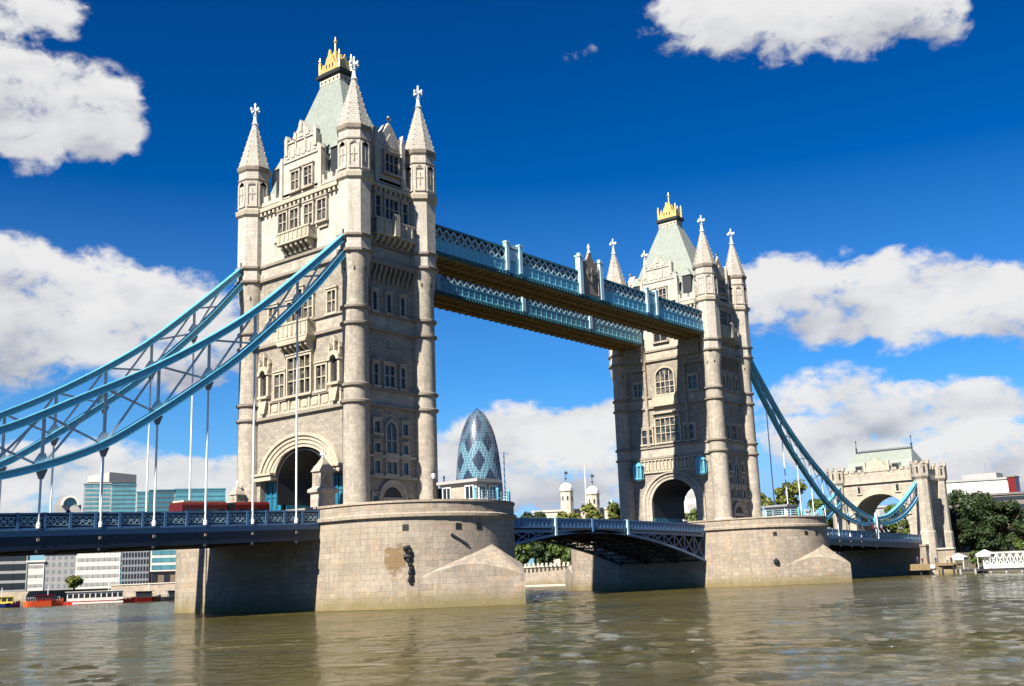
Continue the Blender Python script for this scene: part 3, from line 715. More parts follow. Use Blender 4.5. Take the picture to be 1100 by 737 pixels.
    # --- large gables over both road faces
    for F in (FS, FN):
        w = MB()
        w.fpoly(F, [(-3.9, 49.2), (3.9, 49.2), (3.9, 51.2), (3.3, 53.4), (3.3, 55.0), (2.6, 55.2), (2.5, 56.6), (1.5, 56.8), (.35, 58.5), (-.35, 58.5), (-1.5, 56.8), (-2.5, 56.6), (-2.6, 55.2), (-3.3, 55.0), (-3.3, 53.4), (-3.9, 51.2)], -1.0, .1)
        for u, z0, z1 in ((-3.6, 49.2, 54.2), (3.6, 49.2, 54.2), (-2.7, 54.8, 56.9), (2.7, 54.8, 56.9), (0, 57.3, 58.3)):
            w.fbox(F, u-.28, u+.28, -.4, .3, z0, z1); w.fpoly(F, [(u-.34, z1), (u+.34, z1), (u, z1+.6)], -.4, .3)
        for a, b2, c, d in ((-1.0, -.8, 54.6, 57.4), (.8, 1.0, 54.6, 57.4), (-3.2, 3.2, 53.9, 54.1), (-2.4, 2.4, 56.3, 56.45)): w.fbox(F, a, b2, .1, .25, c, d)
        for k in range(6):
            u = -2.5 + k; w.fpoly(F, [(u-.3, 54.4), (u+.3, 54.4), (u+.3, 55.3), (u, 55.8), (u-.3, 55.3)], .1, .19)
        for k in (-1.2, 0, 1.2): w.fpoly(F, [(k-.4, 56.7), (k+.4, 56.7), (k, 57.7)], .1, .2)
        w.fpoly(F, [(-3.2, 49.2), (3.2, 49.2), (3.2, 53.6), (0, 57.2), (-3.2, 53.6)], -4.0, -1.0)
        w.build('gable', ASHW, root)
        window(F, .15, 1.5, 50.0, 52.3, 2, 1, mat=ASH, glass=GLASSW); window(F, -2.25, -.9, 50.0, 52.3, 2, 1, mat=ASH, glass=GLASSW)
    # --- main roof, crown
    w = MB()
    prof = [(4.95, 8.75, 49.3), (4.3, 7.6, 51.5), (3.0, 5.4, 57.0), (.95, 1.85, 65.4)]
    w.loft([[(-a, -b_, z), (a, -b_, z), (a, b_, z), (-a, b_, z)] for a, b_, z in prof])
    rf = w.build('roof', ROOF, root)
    w = MB(); w.box(-1.0, 1.0, -1.9, 1.9, 65.4, 66.2); w.build('roof_frieze', CREAM, rf)
    w = MB()
    for k in range(5):
        u = -1.5+.75*k
        for s_ in (-1, 1): w.box(*sorted((s_*1.0, s_*1.02)), u-.13, u+.13, 65.65, 65.95)
    for k in range(3):
        u = -.65+.65*k
        for s_ in (-1, 1): w.box(u-.13, u+.13, *sorted((s_*1.9, s_*1.92)), 65.65, 65.95)
    w.build('vent', DREDP, rf)
    w = MB(); w.loft([[(-a, -b_, z), (a, -b_, z), (a, b_, z), (-a, b_, z)] for a, b_, z in ((1.0, 1.9, 66.2), (1.3, 2.25, 66.45), (1.3, 2.25, 66.95), (1.05, 1.95, 67.05))]); w.build('roof_cornice', BLACK, rf)
    w = MB(); q = .68
    for s_ in (-1, 1):
        O = (s_*1.02, 0); F = (O, (0, 1), (s_, 0))
        w.fpoly(F, [(u*q, z) for u, z in [(-2.7, 67), (2.7, 67), (2.7, 68.1), (2.4, 68.1), (2.4, 67.8), (2.1, 67.8), (2.1, 68.3), (1.7, 68.3), (1.6, 68.0), (1.2, 68.4), (.9, 69.0), (.5, 69.3), (.2, 70.1), (-.2, 70.1), (-.5, 69.3), (-.9, 69.0), (-1.2, 68.4), (-1.6, 68.0), (-1.7, 68.3), (-2.1, 68.3), (-2.1, 67.8), (-2.4, 67.8), (-2.4, 68.1), (-2.7, 68.1)]], -.2, 0)
        O = (0, s_*1.85); F = (O, (1, 0), (0, s_))
        w.fpoly(F, [(u*q, z) for u, z in [(-1.45, 67), (1.45, 67), (1.45, 67.9), (1.1, 67.8), (.9, 68.3), (.4, 68.4), (0, 69.2), (-.4, 68.4), (-.9, 68.3), (-1.1, 67.8), (-1.45, 67.9)]], -.2, 0)
        for s2 in (-1, 1):
            w.lathe(s_*1.02, s2*1.85, [(.17, 67), (.17, 68.4), (.25, 68.5), (.1, 68.8), (.16, 69.0), (.02, 69.5)], 6)
    w.loft([[(-a, -b_, z), (a, -b_, z), (a, b_, z), (-a, b_, z)] for a, b_, z in ((.8, 1.3, 67), (.42, .6, 69), (.13, .13, 70.3))])
    w.lathe(0, 0, [(.13, 70.2), (.11, 71.4), (.26, 71.5), (.28, 71.6), (.1, 71.75), (.07, 72.1), (.01, 72.3)], 8)
    w.build('gilded_crown', GOLD, rf)
    w = MB()
    for s_ in (-1, 1):
        for u in (-.6, 0, .6): w.box(*sorted((s_*1.02, s_*1.032)), u-.1, u+.1, 67.6, 68.1)
    w.build('crown_opening', BLACK, rf)
    # dark dormer cheeks between gable and turrets
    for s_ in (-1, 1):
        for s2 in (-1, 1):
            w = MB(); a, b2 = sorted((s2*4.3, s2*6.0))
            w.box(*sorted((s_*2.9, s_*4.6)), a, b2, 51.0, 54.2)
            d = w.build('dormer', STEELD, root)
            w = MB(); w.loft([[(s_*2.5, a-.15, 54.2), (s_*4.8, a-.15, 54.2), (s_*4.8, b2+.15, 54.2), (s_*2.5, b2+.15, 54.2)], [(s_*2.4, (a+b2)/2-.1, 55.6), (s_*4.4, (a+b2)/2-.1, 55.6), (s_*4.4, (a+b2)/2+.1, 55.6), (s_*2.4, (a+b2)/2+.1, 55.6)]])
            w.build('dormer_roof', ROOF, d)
    return root
towerA = build_tower()
towerB = dup(towerA, (82.3, 0, ZB), pi, 'farther gothic stone bridge tower behind the two blue walkways')

# stone pinnacled gate posts at the portals
def gatepost(x, y, lab, k=1.0):
    root = thing('gate_post', (x, y, 10), lab, 'stone post', 'pinnacled stone posts at the tower portals')
    w = MB(); w.box(x-.95, x+.95, y-.95, y+.95, 9.0, 12.3); w.build('pedestal', ASH, root)
    w = MB(); w.loft([[(x+sx*a, y+sy*a, z) for sx, sy in ((-1, -1), (1, -1), (1, 1), (-1, 1))] for a, z in ((.95, 12.3), (1.2, 12.5), (1.2, 12.8), (.8, 13.1), (.75, 14.6), (.95, 14.75), (.9, 14.9), (.12, 16.3))]); 
    for dx in (-.7, .7):
        for dy in (-.7, .7): w.lathe(x+dx, y+dy, [(.16, 13.0), (.16, 14.6), (.02, 15.4)], 5)
    w.build('shaft', ASH, root)
    w = MB(); w.box(x-.09, x+.09, y-.1, y+.1, 16.2, 17.2); w.box(x-.1, x+.1, y-.38, y+.38, 16.6, 16.82); w.build('cross', WHITEP, root)
    w = MB()
    for s_ in (-1, 1):
        w.fpoly(((x+s_*.77, y), (0, 1), (s_, 0)), [(-.4, 13.2), (.4, 13.2), (.4, 14.0), (0, 14.5), (-.4, 14.0)], 0, .06)
        w.fpoly(((x, y+s_*.77), (1, 0), (0, s_)), [(-.4, 13.2), (.4, 13.2), (.4, 14.0), (0, 14.5), (-.4, 14.0)], 0, .06)
    w.build('panel', MOULD, root)
    root.location = (x, y, 10)
    root.scale = (k, k, k)
    return root
gatepost(-8.0, -6.85, 'pinnacled stone post with cross right of the near tower road arch')
gatepost(-7.6, 8.9, 'pinnacled stone post left of the near tower road arch beside the red bus', .72)

# ================================================================== high level walkways
def walkway(y0, y1, lab, near):
    x0, x1 = 6.4, 75.9
    root = thing('high_walkway', (41.15, (y0+y1)/2, 42.6), lab, 'walkway', 'high level walkways between the towers')
    w = MB(); w.box(x0, x1, y0+.15, y1-.15, 42.3, 42.75)
    n = 48
    for i in range(n+1):
        x = x0+.3 + (x1-x0-.6)*i/n; w.box(x-.07, x+.07, y0+.2, y1-.2, 42.12, 42.3)
    for y in ((y0*2+y1)/3, (y0+y1*2)/3): w.box(x0, x1, y-.12, y+.12, 42.0, 42.297)
    w.build('soffit', SOFFIT, root)
    w = MB(); w.box(x0, x1, y0+.6, y1-.6, 42.75, 46.2); w.build('glazed_core', MGREY, root)
    w = MB(); w.box(x0, x1, y0+.1, y1-.1, 46.45, 46.62); w.box(x0, x1, y0+.9, y1-.9, 46.62, 46.9); w.build('roof', TEAL, root)
    for s_, y in ((-1, y0), (1, y1)):
        F = ((0, y), (1, 0), (0, s_))
        w = MB(); w.fbox(F, x0, x1, -.3, .12, 43.1, 44.45); w.fbox(F, x0, x1, -.3, .2, 44.45, 44.6); w.fbox(F, x0, x1, -.3, .22, 42.98, 43.12)
        k = 52
        for i in range(k+1):
            x = x0 + (x1-x0)*i/k
            if 0 < i < k: w.fbox(F, x-.06, x+.06, .12, .17, 43.12, 44.45)
        w.fbox(F, x0, x1, .12, .15, 43.7, 43.8)
        w.build('side_panel', WALKB, root)
        w = MB(); w.fbox(F, x0, x1, -.4, .1, 42.55, 42.98)
        for i in range(105):
            x = x0+.3 + (x1-x0-.6)*i/104; w.fbox(F, x-.14, x+.14, .1, .28, 42.62, 42.9)
        w.build('dentil_fringe', TEAL, root)
        w = MB(); k = 51; L = (x1-x0)/k
        for i in range(k):
            a = x0 + L*i; b2 = a+L
            for (p0, q0) in (((a, 44.62), (b2, 46.2)), ((a, 46.2), (b2, 44.62))):
                w.bar((p0[0], y+s_*.02, p0[1]), (q0[0], y+s_*.02, q0[1]), .07, .2, up=(0, 0, 1))
        w.build('lattice', PALEB, root)
        w = MB(); w.fbox(F, x0, x1, -.3, .14, 46.2, 46.45); w.build('top_rail', TEAL, root)
        outer = near and s_ < 0
        if not outer:
            for x in (22.5, 42.0, 60.0):
                w = MB(); w.fbox(F, x-.4, x+.4, -.2, .3, 43.2, 46.5); w.build('framed_post', PALEB, root)
            continue
        for xs in ((22.3, 25.1), (57.4, 60.2)):
            w = MB()
            for x in xs: w.fbox(F, x-.3, x+.3, -.2, .38, 43.2, 47.1); w.fbox(F, x-.38, x+.38, -.25, .46, 47.1, 47.3)
            w.fbox(F, xs[0], xs[1], 0, .22, 46.5, 46.95); w.fbox(F, xs[0]+.3, xs[1]-.3, .02, .16, 44.7, 46.3)
            w.build('framed_post', PALEB, root)
        for x in (39.2, 44.4):
            w = MB(); w.fbox(F, x-.38, x+.38, -.3, .5, 42.9, 48.6); w.fbox(F, x-.5, x+.5, -.4, .6, 48.6, 48.85); w.fbox(F, x-.25, x+.25, -.1, .4, 48.85, 49.2)
            w.build('centre_post', PALEB, root)
        w = MB()
        w.fpoly(F, [(39.6, 43.2), (44.0, 43.2), (44.0, 47.4), (43.5, 48.2), (42.6, 48.6), (41.8, 50.2), (41.0, 48.6), (40.1, 48.2), (39.6, 47.4)], -.1, .3)
        for u, z in ((41.8, 46.6), ):
            w.fpoly(F, [(u-1.2, z+.9), (u+1.2, z+.9), (u+1.15, z-.5), (u+.6, z-1.3), (u, z-1.7), (u-.6, z-1.3), (u-1.15, z-.5)], .3, .45)
            w.fbox(F, u-.12, u+.12, .45, .52, z-1.3, z+.8); w.fbox(F, u-1.1, u+1.1, .45, .51, z-.2, z+.05)
        for u in (40.0, 43.6): w.fbox(F, u-.12, u+.12, .3, .42, 43.4, 47.8)
        w.build('crest_panel', MOULD, root)
        w = MB(); w.lathe(41.8, y+s_*.1, [(.3, 49.8), (.12, 50.3), (.25, 50.6), (.02, 51.2)], 6); w.build('crest_finial', WHITEP, root)
    return root
walkway(-9.1, -3.7, 'nearer and higher-looking blue lattice walkway with the crest panel between pale posts', True)
walkway(3.9, 9.1, 'rear blue lattice walkway partly hidden below the front one', False)

# ================================================================== suspension chains
UP = [(6.9, 41.5), (13.6, 35.4), (20.9, 29.3), (30, 23.5), (38, 19.4), (45, 16.0), (53, 13.4), (60, 12.1)]
LO = [(6.9, 39.7), (12.5, 33.5), (20.9, 25.7), (26.5, 21.5), (30.7, 18.6), (36.3, 15.2), (44.7, 12.3), (53, 11.1), (60, 11.2)]
UP2 = [(60, 12.1), (68, 13.0), (76, 15.4), (83, 18.3), (90, 21.8)]
LO2 = [(60, 11.2), (68, 11.4), (76, 12.8), (83, 15.2), (90, 18.6)]
def interp(T, x):
    # Catmull-Rom through the table
    for i in range(len(T)-1):
        if T[i][0] <= x <= T[i+1][0] + 1e-6:
            p1, p2 = T[i], T[i+1]; p0 = T[i-1] if i else (2*p1[0]-p2[0], 2*p1[1]-p2[1]); p3 = T[i+2] if i+2 < len(T) else (2*p2[0]-p1[0], 2*p2[1]-p1[1])
            t = (x-p1[0])/(p2[0]-p1[0]); m1 = (p2[1]-p0[1])/(p2[0]-p0[0])*(p2[0]-p1[0]); m2 = (p3[1]-p1[1])/(p3[0]-p1[0])*(p2[0]-p1[0])
            return (2*t**3-3*t*t+1)*p1[1] + (t**3-2*t*t+t)*m1 + (-2*t**3+3*t*t)*p2[1] + (t**3-t*t)*m2
    return T[-1][1]
HANG = [13.8, 19.3, 24.8, 30.3, 35.6, 41.2, 46.7, 52.3]
def railz(side, d):     # top of the side-span railing, d metres from the tower centre
    return (10.68 - .031*d) if side < 0 else (10.45 - .0165*d)
def chain(side, y, lab, hang0):
    ox = 0 if side < 0 else 82.3
    X = lambda d: ox + side*d
    root = thing('suspension_chain', (X(60), y, 10), lab, 'suspension chain', 'blue suspension chains of the side spans')
    def chord(T, name):
        w = MB(); n = 40; d0, d1 = T[0][0], T[-1][0]
        pts = [(X(d0+(d1-d0)*i/n), y, interp(T, d0+(d1-d0)*i/n)) for i in range(n+1)]
        def ring(i, hw, z0, z1):
            a = Vector(pts[max(0, i-1)]); b_ = Vector(pts[min(n, i+1)]); t = (b_-a).normalized(); up = Vector((-t.z, 0, t.x)) * (1 if t.x > 0 else -1)
            c = Vector(pts[i])
            return [c + up*z0 + Vector((0, -hw, 0)), c + up*z0 + Vector((0, hw, 0)), c + up*z1 + Vector((0, hw, 0)), c + up*z1 + Vector((0, -hw, 0))]
        w.loft([ring(i, .27, -.26, .26) for i in range(n+1)])
        w.loft([ring(i, .42, .26, .34) for i in range(n+1)]); w.loft([ring(i, .42, -.34, -.26) for i in range(n+1)])
        w.loft([ring(i, .31, -.05, .05) for i in range(n+1)])
        for i in range(1, n):
            if i % 2 == 0:
                r = ring(i, .33, -.26, .26); r2 = [v + Vector((side*.12, 0, 0)) for v in r]; w.loft([r, r2])
        w.build(name, BLUE_LIT, root)
    chord(UP, 'upper_chord'); chord(LO, 'lower_chord'); chord(UP2, 'short_upper_chord'); chord(LO2, 'short_lower_chord')
    w = MB(); ds = [10] + HANG
    for i, d in enumerate(ds):
        a, b_ = interp(UP, d), interp(LO, d)
        if d > 11: w.bar((X(d), y, a), (X(d), y, b_), .24, .2, up=(0, 1, 0))
        if i+1 < len(ds):
            e = ds[i+1]; a2, b3 = interp(UP, e), interp(LO, e)
            if a - b_ > 1.2 or a2-b3 > 1.2:
                w.bar((X(d), y-.1, a), (X(e), y-.1, b3), .12, .19); w.bar((X(d), y+.1, b_), (X(e), y+.1, a2), .12, .19)
    for d in ds[1:]:
        b_ = interp(LO, d)
        w.fpoly(((X(d), y), (1, 0), (0, 1)), [(-.75, b_+.2), (.75, b_+.2+.0), (.2, b_+1.1), (-.2, b_+1.1)], -.14, .14)
    w.build('web_bracing', PALEG if side < 0 else PALEB, root); w = MB()
    ds2 = [60, 66, 72, 78, 84, 90]
    for i, d in enumerate(ds2[:-1]):
        e = ds2[i+1]; a, b_, a2, b3 = interp(UP2, d), interp(LO2, d), interp(UP2, e), interp(LO2, e)
        if i: w.bar((X(d), y, a), (X(d), y, b_), .24, .16, up=(0, 1, 0))
        w.bar((X(d), y-.09, a), (X(e), y-.09, b3), .1, .2); w.bar((X(d), y+.09, b_), (X(e), y+.09, a2), .1, .2)
    w.build('short_web_bracing', PALEB, root)
    for d in HANG:
        b_ = interp(LO, d)-.3; zt = railz(side, d)-1.3
        w = MB(); w.tube((X(d), y, b_-.6), (X(d), y, zt), .105, 8)
        w.lathe(X(d), y, [(.1, zt), (.2, zt), (.2, zt+.4), (.13, zt+.5)], 8)
        o = w.build('hanger', WHITEP, root, rad(50))
        w = MB(); w.fpoly(((X(d), y), (1, 0), (0, 1)), [(-.5, b_+.05), (.5, b_+.05), (.14, b_-.8), (-.14, b_-.8)], -.15, .15); w.build('hanger_gusset', MGREY, o)
    # pin joint with shield cover at the low point
    w = MB(); w.tube((X(60), y-.6, 11.65), (X(60), y+.6, 11.65), .95, 14); pj = w.build('pin_joint', BLUE_LIT, root)
    w = MB(); w.bar((X(60), y-.62*(1 if y < 0 else -1), 8.0), (X(60), y-.62*(1 if y < 0 else -1), 13.4), .3, .5, up=(0, 1, 0)); w.build('pin_post', WHITEP, root)
    F = ((X(60), y - .75*(1 if y < 0 else -1)), (1, 0), (0, -1 if y < 0 else 1))
    for u in (-2.6, 1.0):
        w = MB(); w.fbox(F, u, u+1.7, -.1, .15, 10.0, 11.1); sp_ = w.build('crest_plate', DREDP, root)
        w = MB(); w.fbox(F, u+.35, u+1.35, .15, .19, 10.35, 10.75); w.fbox(F, u+.75, u+.95, .15, .2, 10.15, 10.95); w.build('emblem', WHITEP, sp_)
    # saddle at the tower
    w = MB(); w.tube((X(7.1), y-.6, 41.0), (X(7.1), y+.6, 41.0), .5, 10); w.bar((X(7.1), y, 42.2), (X(7.1), y, 41.3), .3, .3); w.build('tower_saddle', STEELD, root)
    return root
chain(-1, -9.4, 'nearest pale blue suspension chain sweeping down to the left in front of the near tower', 0)
chain(-1, 9.4, 'blue suspension chain running behind the nearer one to the left of the near tower', 0)
chain(1, -9.4, 'teal blue suspension chain dropping to the right from the farther tower, river side', 0)
chain(1, 9.4, 'blue suspension chain right of the farther tower, mostly hidden behind the front one', 0)
for y, lab in ((-9.4, 'dark blue chain tie running down behind the far gatehouse on the river side'), (9.4, 'dark blue chain tie behind the far gatehouse on the hidden side')):
    t_ = thing('backstay_chain', (184, y, 20), lab, 'suspension chain', 'chain ties behind the far gatehouse')
    w = MB(); w.bar((183.5, y, 21.0), (203, y, 8.5), .5, .6); w.build('chord', DARKB, t_)
    w = MB(); w.bar((183.5, y, 19.0), (200, y, 8.5), .5, .6); w.build('chord', DARKB, t_)

# ================================================================== side span decks
def side_deck(side, lab):
    ox = 0 if side < 0 else 82.3; X = lambda d: ox + side*d
    d0, d1 = 10.7, (96 if side < 0 else 89)
    root = thing('side_span_deck', (X(50), 0, 9), lab, 'bridge deck', 'road decks of the two side spans')
    z = lambda d: railz(side, d)
    def strip(name, mat, y0, y1, a, b_):
        w = MB(); w.loft([[(X(d), yy, z(d)+zz) for yy, zz in ((y0, a), (y1, a), (y1, b_), (y0, b_))] for d in (d0, d1)]); return w
    strip('road', ASPH, -9.0, 9.0, -1.75, -1.35).build('road_slab', ASPH, root)
    for s_ in (-1, 1):
        strip('f', 0, *sorted((s_*6.3, s_*9.0)), -1.346, -1.22).build('footway', LGREY, root)
    for s_ in (-1, 1):
        y = s_*9.3
        w = strip('g', 0, y-.14, y+.14, -1.95, -1.42)
        w2 = strip('g', 0, y-.24, y+.24, -1.5, -1.38); w.v, w.f = w.v, w.f; w.add(w2.v, w2.f)
        w.build('fascia', BLUE_SHADED, root)
        w = strip('g', 0, y-.10, y+.02, -2.95, -1.95); w2 = strip('g', 0, y-.22, y+.16, -3.1, -2.95); w.add(w2.v, w2.f)
        w.build('edge_girder', DARKB, root)
        w = MB(); n = int((d1-d0)/2.3)
        for i in range(n+1):
            d = d0 + (d1-d0)*i/n; zz = z(d)
            w.box(X(d)-.13, X(d)+.13, y-.16, y+.16, zz-1.4, zz+.02)
        for a, b_ in ((-.16, 0.0), (-1.42, -1.26)):
            w2 = MB(); w2.loft([[(X(d), yy, z(d)+zz) for yy, zz in ((y-.13, a), (y+.13, a), (y+.13, b_), (y-.13, b_))] for d in (d0, d1)]); w.add(w2.v, w2.f)
        rl = w.build('railing', BLUE_SHADED, root)
        w = MB(); w.loft([[(X(d), yy, z(d)+zz) for yy, zz in ((y-.03, -1.3), (y+.03, -1.3), (y+.03, -.12), (y-.03, -.12))] for d in (d0, d1)]); w.build('rail_backing', DARKB, rl)
        w = MB()
        for i in range(n):
            da = d0 + (d1-d0)*(i+.5)/n; zz = z(da)-.71; L = (d1-d0)/n
            for k in (-1, 0, 1):
                cx = X(da) + k*L*.27; r = L*.13
                for sg in (-1, 1): w.bar((cx-r, y, zz-r*sg*1.05), (cx+r, y, zz+r*sg*1.05), .16, .07)
            w.bar((X(da)-L*.42, y, zz), (X(da)+L*.42, y, zz), .15, .05)
            for sg in (-1, 1): w.bar((X(da)-L*.42, y, zz+sg*.36), (X(da)+L*.42, y, zz+sg*.36), .15, .05)
        w.build('quatrefoil', PALEB, rl)
    w = MB()
    n = 15
    for i in range(n):
        d = d0+1 + (d1-d0-2)*i/(n-1); w.box(X(d)-.25, X(d)+.25, -9.1, 9.1, z(d)-3.0, z(d)-1.75)
    for y in (-6, -3, 0, 3, 6):
        w2 = MB(); w2.loft([[(X(d), yy, z(d)+zz) for yy, zz in ((y-.15, -2.7), (y+.15, -2.7), (y+.15, -1.75), (y-.15, -1.75))] for d in (d0, d1)]); w.add(w2.v, w2.f)
    w.build('cross_girder', STEELD, root)
    for d in HANG:
        w = MB(); w.box(X(d)-.12, X(d)+.12, -9.55, -9.4, z(d)-2.35, z(d)-2.1); w.build('hanger_foot', MOULD, root)
    for d in HANG + [60]:
        w = MB(); w.lathe(X(d), -9.5, [(.05, z(d)-3.5), (.22, z(d)-3.3), (.25, z(d)-3.1)], 6); w.build('soffit_bolt', STEELD, root)
side_deck(-1, 'dark blue road deck with ornamental railing crossing at left of the near pier')
side_deck(1, 'blue road deck from the farther pier to the gatehouse on the right')
def lampost(x, y, z, h, lab, mat=BLACK, grp=None):
    t = thing('lamp_post', (x, y, z), lab, 'street lamp', grp)
    w = MB(); w.lathe(x, y, [(.22, z), (.22, z+.5), (.1, z+.8), (.08, z+h-.9), (.16, z+h-.85)], 8); w.build('post', mat, t)
    w = MB(); w.lathe(x, y, [(.18, z+h-.85), (.3, z+h-.3), (.28, z+h-.25)], 6); w.build('lantern', WHITEP, t)
    w = MB(); w.lathe(x, y, [(.34, z+h-.25), (.12, z+h-.02), (.1, z+h+.15), (.02, z+h+.3)], 6); w.build('cap', mat, t)
    return t

# ================================================================== bascule span
def camber(x): return 10.02 + .38*(1-((x-41.15)/30.5)**2)
def botarc(x):
    t = abs(x-41.15)/30.5; return 8.75 - 4.5*t**1.75
def leaf(xa, xb, lab):
    root = thing('bascule_leaf', ((xa+xb)/2, 0, 8), lab, 'bridge span', 'the two opening leaves of the central span')
    n = 14; xs = [xa + (xb-xa)*i/n for i in range(n+1)]
    w = MB(); w.loft([[(x, yy, camber(x)+zz) for yy, zz in ((-8.2, -1.55), (8.2, -1.55), (8.2, -1.2), (-8.2, -1.2))] for x in xs]); w.build('road_slab', ASPH, root)
    for k, y in enumerate((-8.2, -3.0, 3.0, 8.2)):
        w = MB()
        w.loft([[(x, yy, zz) for yy, zz in ((y-.3, botarc(x)-.2), (y+.3, botarc(x)-.2), (y+.3, botarc(x)+.15), (y-.3, botarc(x)+.15))] for x in xs])
        w.loft([[(x, yy, camber(x)+zz) for yy, zz in ((y-.3, -1.95), (y+.3, -1.95), (y+.3, -1.56), (y-.3, -1.56))] for x in xs])
        m = 10; px = [xa + (xb-xa)*i/m for i in range(m+1)]
        for i, x in enumerate(px):
            a, b_ = camber(x)-1.9, botarc(x)
            if a-b_ > .3: w.bar((x, y, a), (x, y, b_), .2, .14, up=(0, 1, 0))
            if i < m:
                x2 = px[i+1]; a2, b3 = camber(x2)-1.9, botarc(x2)
                if max(a-b_, a2-b3) > .7:
                    w.bar((x, y-.05, a), (x2, y-.05, b3), .1, .16); w.bar((x, y+.05, b_), (x2, y+.05, a2), .1, .16)
        g_ = w.build('arched_girder', BLUE_SHADED if k in (0, 3) else STEELD, root)
    w = MB()
    for i in range(11):
        x = xa + .4 + (xb-xa-.8)*i/10
        w.bar((x, -8, camber(x)-1.9), (x, 8, camber(x)-1.9), .25, .6)
        if camber(x)-botarc(x) > 2.5:
            w.bar((x, -8, botarc(x)), (x, 8, botarc(x)), .2, .25)
            for ya, yb in ((-8, -3), (-3, 3), (3, 8)): w.bar((x, ya, botarc(x)), (x, yb, camber(x)-2.2), .14, .14); w.bar((x, yb, botarc(x)), (x, ya, camber(x)-2.2), .14, .14)
    for y in (-5.6, 0, 5.6):
        w.loft([[(x, yy, camber(x)+zz) for yy, zz in ((y-.1, -2.1), (y+.1, -2.1), (y+.1, -1.55), (y-.1, -1.55))] for x in xs])
    w.build('cross_bracing', STEELD, root)
    for s_ in (-1, 1):
        y = s_*8.55
        w = MB()
        for a, b_, e in ((-1.35, -1.1, .2), (-.14, .0, .12), (-.42, -.34, .05)):
            w.loft([[(x, yy, camber(x)+zz) for yy, zz in ((y-e, a), (y+e, a), (y+e, b_), (y-e, b_))] for x in xs])
        k = 34
        for i in range(k+1):
            x = xa + (xb-xa)*i/k; w.box(x-.06, x+.06, y-.08, y+.08, camber(x)-1.1, camber(x)-.14)
        r_ = w.build('railing', BLUE_SHADED, root)
        w = MB(); w.loft([[(x, yy, camber(x)+zz) for yy, zz in ((y-.02, -1.1), (y+.02, -1.1), (y+.02, -.16), (y-.02, -.16))] for x in xs]); w.build('rail_panel', BLUE_SHADED, r_)
        for x in (31.3, 39.9, 48.8):
            if xa < x < xb:
                w = MB(); w.box(x-.2, x+.2, y-.3, y+.3, botarc(x)-.1, camber(x)+.05); w.build('fascia_post', PALEB if x != 39.9 else BLUE_SHADED, root)
leaf(10.7, 41.1, 'dark blue arched opening leaf of the central span nearest the near tower')
leaf(41.2, 71.6, 'dark blue arched opening leaf of the central span joining the farther pier')

